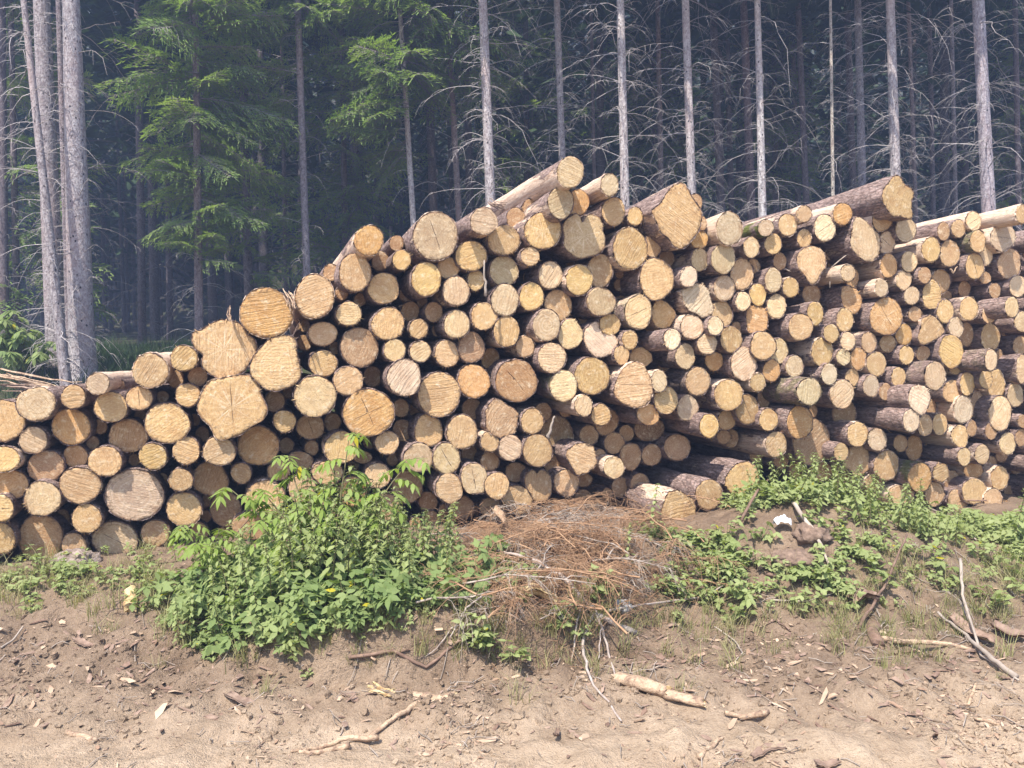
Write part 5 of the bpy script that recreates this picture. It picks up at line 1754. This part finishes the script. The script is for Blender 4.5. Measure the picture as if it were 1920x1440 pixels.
def chunk(name, label, cat, pts, w, mat, end="split", squash=.8, seed=0, lift=0):
    """a short thick broken piece with splintered ends"""
    r = random.Random(seed)
    G = [ground_px(x, y) for x, y in pts]; rad = w * (G[0] - EYE).length / FPX / 2
    base = G[0] + Z * lift; ax = (G[-1] - G[0]); n = 12; ns = 9
    up = Z; sd_ = ax.normalized().cross(up).normalized(); up2 = sd_.cross(ax.normalized())
    vs = []; fs = []
    for i in range(ns):
        t = i / (ns - 1); k = t * (len(G) - 1); i0 = min(len(G) - 2, int(k)); c = G[i0].lerp(G[i0 + 1], k - i0) - G[0] + Z * rad * squash * .8
        for q in range(n):
            a = 2 * math.pi * q / n
            R = rad * (1 + .12 * mnoise.noise(Vector((math.cos(a) * 2 + seed, math.sin(a) * 2, t * 4)))) * (.92 + .08 * math.sin(t * 9 + seed))
            off = ax.normalized() * ((r.uniform(-.5, .5) * rad * .8) if i in (0, ns - 1) else 0)
            vs.append(c + (sd_ * math.cos(a) + up2 * math.sin(a) * squash) * R + off)
    for i in range(ns - 1):
        for q in range(n): fs.append((i * n + q, i * n + (q + 1) % n, (i + 1) * n + (q + 1) % n, (i + 1) * n + q))
    b = len(vs); vs += [sum((vs[q] for q in range(n)), Vector()) / n + ax.normalized() * rad * .3, sum((vs[(ns - 1) * n + q] for q in range(n)), Vector()) / n - ax.normalized() * rad * .3]
    cap = []
    for q in range(n): cap.append((b, (q + 1) % n, q)); cap.append((b + 1, (ns - 1) * n + q, (ns - 1) * n + (q + 1) % n))
    mb = MB(); mb.add(vs, fs); o = mb.build(name, M[mat]); o.location = base
    m2 = MB(); m2.add(vs, cap); m2.build("broken_end", M[end], o, False)
    return tag(o, label, cat)
chunk("branch_chunk", "thick peeled broken chunk lying at the edge of the road", "wood chunk", [(1158, 1280), (1195, 1292), (1252, 1305)], 28, "peeled", seed=3)
chunk("branch_chunk", "splintered end piece lying against the thick broken chunk", "wood chunk", [(1250, 1305), (1290, 1318), (1322, 1322)], 26, "peeled", seed=8, squash=.6)
chunk("split_billet", "short yellow split billet standing out on the slope left of the thicket", "wood chunk", [(245, 1152), (246, 1120)], 22, "split", seed=5)
chunk("branch_chunk", "peeled butt piece above the long peeled straight stick", "wood chunk", [(776, 1302), (810, 1306), (852, 1310)], 20, "peeled", seed=6, squash=.55)
chunk("root_piece", "brown root piece lying below the leaning brown stick", "root", [(1640, 1175), (1635, 1200), (1648, 1225)], 20, "brownstick", "brownstick", seed=7)

def slab(label, pts, w, mat="slab", curl=.5, seed=0, lift=0.0, cat="bark piece", name="bark_piece"):
    """a curled strip of bark"""
    r = random.Random(seed + int(pts[0][0])); G = [ground_px(x, y) + Z * lift for x, y in pts]
    W = w * (G[0] - EYE).length / FPX; ax = (G[-1] - G[0]).normalized(); sd_ = ax.cross(Z).normalized(); base = G[0].copy()
    ns = 9; nw = 7; vs = []; fs = []
    for layer in (0, 1):
        for i in range(ns):
            t = i / (ns - 1); k = t * (len(G) - 1); i0 = min(len(G) - 2, int(k)); c = G[i0].lerp(G[i0 + 1], k - i0) - base
            wd = W * (.65 + .35 * math.sin(math.pi * min(1, t * 1.1 + .08))) * (1 + .15 * mnoise.noise(Vector((t * 5, seed, 0))))
            for j in range(nw):
                s_ = j / (nw - 1) - .5
                z = curl * W * (4 * s_ * s_) * .35 + .012 * mnoise.noise(Vector((t * 6, s_ * 4, seed))) + .008
                vs.append(c + sd_ * s_ * wd + Z * (z - layer * .006) + ax * (r.uniform(-.012, .012) if i in (0, ns - 1) else 0))
    N = ns * nw
    for i in range(ns - 1):
        for j in range(nw - 1):
            a = i * nw + j; fs.append((a, a + nw, a + nw + 1, a + 1)); fs.append((N + a, N + a + 1, N + a + nw + 1, N + a + nw))
    for i in range(ns - 1):
        for j in (0, nw - 1):
            a = i * nw + j; f = (a, N + a, N + a + nw, a + nw); fs.append(f if j else f[::-1])
    for j in range(nw - 1):
        for i in (0, ns - 1):
            a = i * nw + j; f = (a, a + 1, N + a + 1, N + a); fs.append(f if i else f[::-1])
    mb = MB(); mb.add(vs, fs); o = mb.build(name, M[mat]); o.location = base
    return tag(o, label, cat)
slab("curled yellowish bark trough under the dry brush", [(965, 1140), (1000, 1148), (1045, 1140)], 26, "split", 1.6, 1, .03)
slab("large flat bark slab at the photo's right edge", [(1860, 1185), (1895, 1200), (1935, 1205)], 30, "slab", .6, 2, .03)
slab("brown bark slab left of the large flat one", [(1780, 1170), (1820, 1195), (1860, 1208)], 24, "slab", .8, 3, .03)
slab("upright bark flake in the root debris", [(1605, 1150), (1620, 1140), (1645, 1150)], 26, "slab", 1.2, 4, .06)
slab("reddish bark piece just left of the thicket's foot", [(243, 1045), (255, 1062), (268, 1080)], 16, "slab", .5, 5)
slab("long reddish bark strip on the road below the thicket", [(425, 1308), (470, 1322), (520, 1345)], 17, "slab", .4, 6)
slab("red bark flake on the road by the yellow slivers", [(640, 1295), (655, 1310), (668, 1325)], 18, "slab", .5, 7)
slab("brown bark flake on the upper edge of the tyre marks", [(1425, 1172), (1455, 1172), (1482, 1178)], 10, "slab", .8, 8)
slab("dark bark flake by the brown pole on the mound", [(1425, 1090), (1428, 1075), (1430, 1062)], 12, "slab", 1.0, 9, .02)
slab("peach bark flake at the road's lower edge", [(1410, 1412), (1440, 1405), (1470, 1402)], 20, "slab", .4, 10)
slab("torn bark flakes at the lower right of the road", [(1530, 1425), (1550, 1418), (1575, 1420)], 18, "slab", .4, 11)
slab("thin bark shard standing upright on the road", [(1040, 1382), (1044, 1374), (1046, 1362)], 9, "slab", .8, 12, .02)
slab("pale bark curl caught in the dry brush", [(925, 1000), (938, 1020), (945, 1032)], 15, "peeled", 1.2, 13, .18)
slab("flat bark piece on the slope left of the thicket", [(140, 1205), (155, 1215), (172, 1218)], 14, "slab", .3, 14)
slab("tan bark strip by the photo's left edge on the road", [(5, 1330), (14, 1318), (25, 1304)], 9, "slab", .3, 15)
for k, (a, b, c) in enumerate([((690, 1298), (718, 1302), (740, 1308)), ((694, 1312), (715, 1314), (732, 1318)), ((700, 1290), (722, 1298), (738, 1303))]):
    slab(["upper yellow split sliver below the bank", "lowest yellow split sliver below the bank", "topmost yellow split sliver below the bank"][k], [a, b, c], 6, "split", .1, 20 + k, .01, "sliver", "sliver")

# torn bark strips lying over the low end of the stack
def strip_on_stack(label, pts, w, mat, seed, n=9):
    """a torn ribbon of bast and bark: a bundle of flat ragged fibres"""
    P = [at_depth(x, y, Y) for x, y, Y in pts]; base = P[0].copy(); r = random.Random(seed)
    mb = MB(); W = w * P[0].y / FPX
    for f in range(n):
        o0 = Vector((r.gauss(0, .25), r.gauss(0, .25), r.gauss(0, .25))) * W; t0 = r.uniform(0, .3); t1 = r.uniform(.6, 1.0); cur = Vector((r.gauss(0, .4), r.gauss(0, .4), r.gauss(0, .5))) * W
        Q = []
        for k in range(9):
            t = t0 + (t1 - t0) * k / 8; s_ = t * (len(P) - 1); i = min(len(P) - 2, int(s_)); Q.append(P[i].lerp(P[i + 1], s_ - i) - base + o0 + cur * (t - .3) ** 2 + Vector((0, 0, r.gauss(0, .004))))
        wd = W * r.uniform(.10, .28); vs = []; fs = []
        nn = Vector((r.gauss(0, .5), -.6, .8)).normalized()
        for i, q in enumerate(Q):
            t = (Q[min(i + 1, 8)] - Q[max(0, i - 1)]).normalized(); s2 = t.cross(nn).normalized(); up = s2.cross(t)
            ww = wd * (.35 + .65 * math.sin(math.pi * min(.95, i / 8 + .12))) * r.uniform(.8, 1.2)
            vs += [q - s2 * ww * .5, q + up * .003, q + s2 * ww * .5, q - up * .003]
        for i in range(8):
            for j in range(4): a = i * 4; fs.append((a + j, a + (j + 1) % 4, a + 4 + (j + 1) % 4, a + 4 + j))
        mb.add(vs, fs)
    o = mb.build("bark_strip", M[mat]); o.location = base
    tag(o, label, "bark strip")
strip_on_stack("longest torn bark strip lying over the low end of the stack", [(-20, 700, 6.6), (40, 712, 6.4), (100, 728, 6.1), (165, 742, 5.6)], 22, "peeled", 1, 14)
strip_on_stack("second torn bark strip below the longest one on the stack's low end", [(-20, 722, 6.4), (50, 722, 6.1), (110, 738, 5.9)], 20, "slab", 2, 10)
strip_on_stack("short pale bark strip hanging beside the big sunlit orange log", [(432, 572, 5.75), (428, 590, 5.7), (440, 607, 5.6)], 9, "peeled", 3)
strip_on_stack("broad torn bark strip between the big sunlit orange log and the splinter log", [(535, 545, 5.8), (545, 560, 5.75), (548, 585, 5.7)], 16, "peeled", 4)
strip_on_stack("dark bark flap hanging under the topmost log", [(915, 378, 6.3), (930, 385, 6.2), (952, 386, 6.2)], 14, "slab", 5)
strip_on_stack("upright bark flap on the back of the flared log", [(1630, 362, 7.9), (1634, 374, 7.85), (1637, 386, 7.8)], 9, "slab", 6)
# broken top of a branch hung between the logs
def hung(label, pts, w, mat):
    P = [at_depth(*p) for p in pts]; base = P[0].copy(); mb = MB(); r = random.Random(int(pts[0][0])); rad = w * P[0].y / FPX / 2
    Q = []
    for i in range(len(P) - 1):
        for k in range(4): Q.append(P[i].lerp(P[i + 1], k / 4) - base + Vector((r.gauss(0, rad * .3), 0, r.gauss(0, rad * .3))))
    Q.append(P[-1] - base)
    mb.tube(Q, [rad * (1 - .6 * i / len(Q)) for i in range(len(Q))], 6)
    o = mb.build("twig", M[mat]); o.location = base; tag(o, label, "twig")
hung("grey twig hanging upright between the logs under the red-barked log", [(912, 555, 6.05), (909, 520, 6.05), (908, 488, 6.05)], 6, "twiggrey")
hung("barky strip standing before the big dark recessed log", [(1027, 822, 6.25), (1033, 800, 6.25), (1040, 780, 6.25)], 7, "twiggrey")
hung("white splinter hanging among the logs at right", [(1783, 505, 7.4), (1787, 512, 7.4), (1795, 500, 7.4)], 4, "peeled")
hung("thin arching twig before the tip-down teardrop log", [(1556, 540, 7.2), (1560, 500, 7.2), (1590, 476, 7.2), (1618, 495, 7.2)], 3, "twiggrey")
hung("thin forked twig left of the tip-down teardrop log", [(1466, 502, 7.1), (1490, 512, 7.1), (1512, 535, 7.1)], 3, "twiggrey")

# stones, film, scrap
def lump(name, label, cat, px, py, w, mat, seed, flat=.7, lift=0.0):
    p = ground_px(px, py); R = w * (p - EYE).length / FPX / 2; r = random.Random(seed)
    mb = MB(); nu, nv = 30, 18; vs = []; fs = []
    for j in range(nv):
        th = math.pi * j / (nv - 1)
        for i in range(nu):
            ph = 2 * math.pi * i / nu; d = Vector((math.sin(th) * math.cos(ph), math.sin(th) * math.sin(ph), math.cos(th)))
            k = 1 + .3 * mnoise.noise(d * 1.6 + Vector((seed, 0, 0))) + .22 * mnoise.noise(d * 3.5 + Vector((seed, 3, 0))) + .12 * mnoise.noise(d * 9 + Vector((seed, 5, 0)))
            vs.append(Vector((d.x, d.y, d.z * flat)) * R * k)
    for j in range(nv - 1):
        for i in range(nu): fs.append((j * nu + i, (j + 1) * nu + i, (j + 1) * nu + (i + 1) % nu, j * nu + (i + 1) % nu))
    mb.add(vs, fs); o = mb.build(name, M[mat]); o.location = p + Z * (R * flat * .15 + lift)
    return tag(o, label, cat)
lump("stone", "pale stone beside the small weeds under the mottled branch", "stone", 1163, 1142, 38, "stone", 2)
lump("root_stump", "weathered grey stump lump at the foot of the low logs at left", "stump", 138, 1062, 70, "stump", 5, .5)
lump("soil_clod", "dark crumbly soil clod on the mound beside the blue scrap", "soil clod", 1522, 1008, 60, "clod", 9, .6)
lump("soil_clod", "dark soil lump under the white film on the mound", "soil clod", 1490, 1050, 80, "clod", 11, .35)
def film(label, name, cat, px, py, w, h, mat, seed):
    p = ground_px(px, py); W = w * (p - EYE).length / FPX; H = h * (p - EYE).length / FPX; mb = MB(); n = 9; vs = []; fs = []
    for j in range(n):
        for i in range(n):
            u_, v_ = i / (n - 1) - .5, j / (n - 1) - .5
            z = H * (.9 - 1.6 * (u_ * u_ + v_ * v_)) + .30 * H * mnoise.noise(Vector((u_ * 5 + seed, v_ * 5, 1))) + .25 * H * mnoise.noise(Vector((u_ * 11 + seed, v_ * 11, 4)))
            vs.append(Vector((u_ * W * (1 + .3 * mnoise.noise(Vector((v_ * 4, seed, 2)))), v_ * W * .8, z)))
    for j in range(n - 1):
        for i in range(n - 1): a = j * n + i; fs.append((a, a + 1, a + n + 1, a + n))
    mb.add(vs, fs); o = mb.build(name, M[mat], None, False); o.location = p + Z * .03
    tag(o, label, cat)
film("crumpled white plastic film on the mound", "plastic_film", "plastic film", 1467, 1000, 28, 18, "film", 3)
film("small blue plastic scrap beside the white film", "plastic_scrap", "plastic scrap", 1508, 1006, 22, 8, "blue", 7)

# chips, bark crumbs and soil crumbs that nobody could count
def litter(name, label, cat, N, mats, seed, size, spots, flat=True):
    r = random.Random(seed); V = []; F = []; mi = []
    for _ in range(N):
        x, y, k = spots(r)
        s = size(r) * k; z = gz(x, y)
        a = r.uniform(0, 6.28); asp = r.uniform(1.5, 5) if flat else r.uniform(1, 1.5)
        m = Matrix.Rotation(a, 3, "Z") @ Matrix.Rotation(r.gauss(0, .28), 3, "X") @ Matrix.Rotation(r.gauss(0, .28), 3, "Y")
        L, W, T = s * asp ** .5, s / asp ** .5, s * (.12 if flat else .7)
        b = len(V)
        base = [(-1, -.8), (-.2, -1), (1, -.5), (.8, .7), (-.5, 1)]
        for zz in (0, 1):
            for (u_, v_) in base:
                q = m @ Vector((u_ * L * .5 * r.uniform(.7, 1.2), v_ * W * .5 * r.uniform(.7, 1.2), (zz - .25) * T * r.uniform(.7, 1.3)))
                V.append((x + q.x, y + q.y, z + q.z + (.004 if flat else -.1 * s)))
        F.append(tuple(b + 5 + i for i in range(5)))
        for i in range(5): F.append((b + i, b + (i + 1) % 5, b + 5 + (i + 1) % 5, b + 5 + i))
        mi += [r.randrange(len(mats))] * 6
    me = bpy.data.meshes.new(name); me.from_pydata(V, [], F)
    for m_ in mats: me.materials.append(m_)
    me.polygons.foreach_set("material_index", mi); me.update()
    o = bpy.data.objects.new(name, me); COL.objects.link(o)
    tag(o, label, cat, None, "stuff")
def road_spot(r):
    while True:
        y = 2.7 + 2.6 * r.random() ** 1.2; x = r.uniform(-.72, .72) * y * 1.1 + .1
        n = mnoise.noise(Vector((x * 1.6, y * 1.6, 11)))
        if r.random() < .12 + 1.5 * n: return x, y, 1
def verge_spot(r):
    y = r.gauss(4.15, .35); x = r.uniform(-.75, .75) * 4.6
    return x, y, 1
litter("wood_chips", "small wood chips and splinters strewn over the road", "wood chips", 3600, [M["chip"], M["chip"], M["slab"]], 12, lambda r: .007 + .022 * r.random() ** 3.0, road_spot)
litter("bark_crumbs", "bark flakes strewn along the foot of the bank", "bark flakes", 1900, [M["slab"], M["slab"], M["chip"], M["brownstick"]], 14, lambda r: .012 + .045 * r.random() ** 3, verge_spot)
litter("soil_crumbs", "loose crumbs of soil on the road and bank", "soil crumbs", 6500, [M["soil"]], 16, lambda r: .006 + .03 * r.random() ** 3, lambda r: (road_spot if r.random() < .5 else verge_spot)(r), False)
def straws():
    r = random.Random(61); nb = NB()
    for _ in range(900):
        x, y, _k = (road_spot if r.random() < .45 else verge_spot)(r)
        if r.random() < .4: x = r.uniform(2.0, 4.4); y = r.uniform(4.3, 5.6)
        L = .03 + .16 * r.random() ** 2.5; a = r.uniform(0, 6.28); t = np.linspace(-.5, .5, 4)
        P = np.stack([x + t * L * math.cos(a) + r.gauss(0, .004), y + t * L * math.sin(a), [gz(x + k * L * math.cos(a), y + k * L * math.sin(a)) + .006 + (.02 * r.random()) for k in t]], 1)
        nb.add(*np_tube(P, [.0016 + .0016 * r.random()] * 4, 3))
    o = nb.obj("straw_litter", [M["twiggrey"]]); tag(o, "thin dry straws and twig bits strewn on the soil", "litter", None, "stuff")
straws()

sp = []
r = random.Random(88)
for k in range(520):
    y = r.uniform(10.8, 15.0); x = r.uniform(-.78, -.28) * y
    if mnoise.noise(Vector((x * .6, y * .6, 2))) < -.15: continue
    sp.append((x, y, r.uniform(1.0, 2.2), r.uniform(0, 6.28), r.gauss(0, .15), r.gauss(0, .15), r.randrange(6)))
scatter("forest_grass", "shade-darkened green grass on the bank under the trees behind the stack", "grass", GV, [M["shadegrass"]], sp)
# ------------------------------------------------------------------ light and air
SUN_EL, = (R_(60.0),)
SUN_AZ = Vector((-0.45, -0.89, 0)).normalized()     # towards the sun, on the ground plane
sd = bpy.data.lights.new("sun", "SUN"); sd.energy = 4.8; sd.angle = R_(0.6); sd.color = (1.0, 0.95, 0.87)
so = bpy.data.objects.new("sun", sd); COL.objects.link(so)
S = Vector((SUN_AZ.x * math.cos(SUN_EL), SUN_AZ.y * math.cos(SUN_EL), math.sin(SUN_EL)))
so.rotation_euler = S.to_track_quat("Z", "Y").to_euler()
so.location = (-6, -8, 20)
w = bpy.data.worlds.new("World"); scene.world = w; w.use_nodes = True
nt = w.node_tree; nt.nodes.clear()
sky = nt.nodes.new("ShaderNodeTexSky"); sky.sky_type = "NISHITA"; sky.sun_disc = False
sky.sun_elevation = SUN_EL; sky.sun_rotation = math.atan2(SUN_AZ.x, SUN_AZ.y)
sky.air_density = 1.0; sky.dust_density = 1.5
bg = nt.nodes.new("ShaderNodeBackground"); bg.inputs[1].default_value = 0.15
wo = nt.nodes.new("ShaderNodeOutputWorld")
nt.links.new(sky.outputs[0], bg.inputs[0]); nt.links.new(bg.outputs[0], wo.inputs[0])
scene.view_settings.view_transform = "Standard"; scene.view_settings.look = "None"
scene.view_settings.exposure = 1.15; scene.view_settings.gamma = 1.0
scene.render.engine = "CYCLES"
scene.cycles.use_denoising = True
scene.cycles.max_bounces = 6; scene.cycles.diffuse_bounces = 3; scene.cycles.glossy_bounces = 2; scene.cycles.transmission_bounces = 3
scene.cycles.caustics_reflective = False; scene.cycles.caustics_refractive = False

# the air: haze volume added for a blue lens veil as well as hazy air
def haze():
    x0, x1, y0, y1, z0, z1 = -100, 100, -45, 96, -2.0, 46.0
    vs = [(x, y, z) for z in (z0, z1) for y in (y0, y1) for x in (x0, x1)]
    fs = [(0, 2, 3, 1), (4, 5, 7, 6), (0, 1, 5, 4), (2, 6, 7, 3), (0, 4, 6, 2), (1, 3, 7, 5)]
    me = bpy.data.meshes.new("haze"); me.from_pydata(vs, [], fs)
    m = bpy.data.materials.new("haze_veil"); m.use_nodes = True; t = m.node_tree; t.nodes.clear()
    o_ = t.nodes.new("ShaderNodeOutputMaterial"); v = t.nodes.new("ShaderNodeVolumePrincipled")
    v.inputs["Color"].default_value = (0.48, 0.62, 1.0, 1); v.inputs["Density"].default_value = HAZE; v.inputs["Anisotropy"].default_value = 0.2
    t.links.new(v.outputs[0], o_.inputs["Volume"])
    me.materials.append(m); o = bpy.data.objects.new("haze", me); COL.objects.link(o)
    tag(o, "thin blue haze standing in for lens veil and hazy air", "haze", None, "stuff")
HAZE = 0.0058
haze()
scene.cycles.volume_bounces = 0
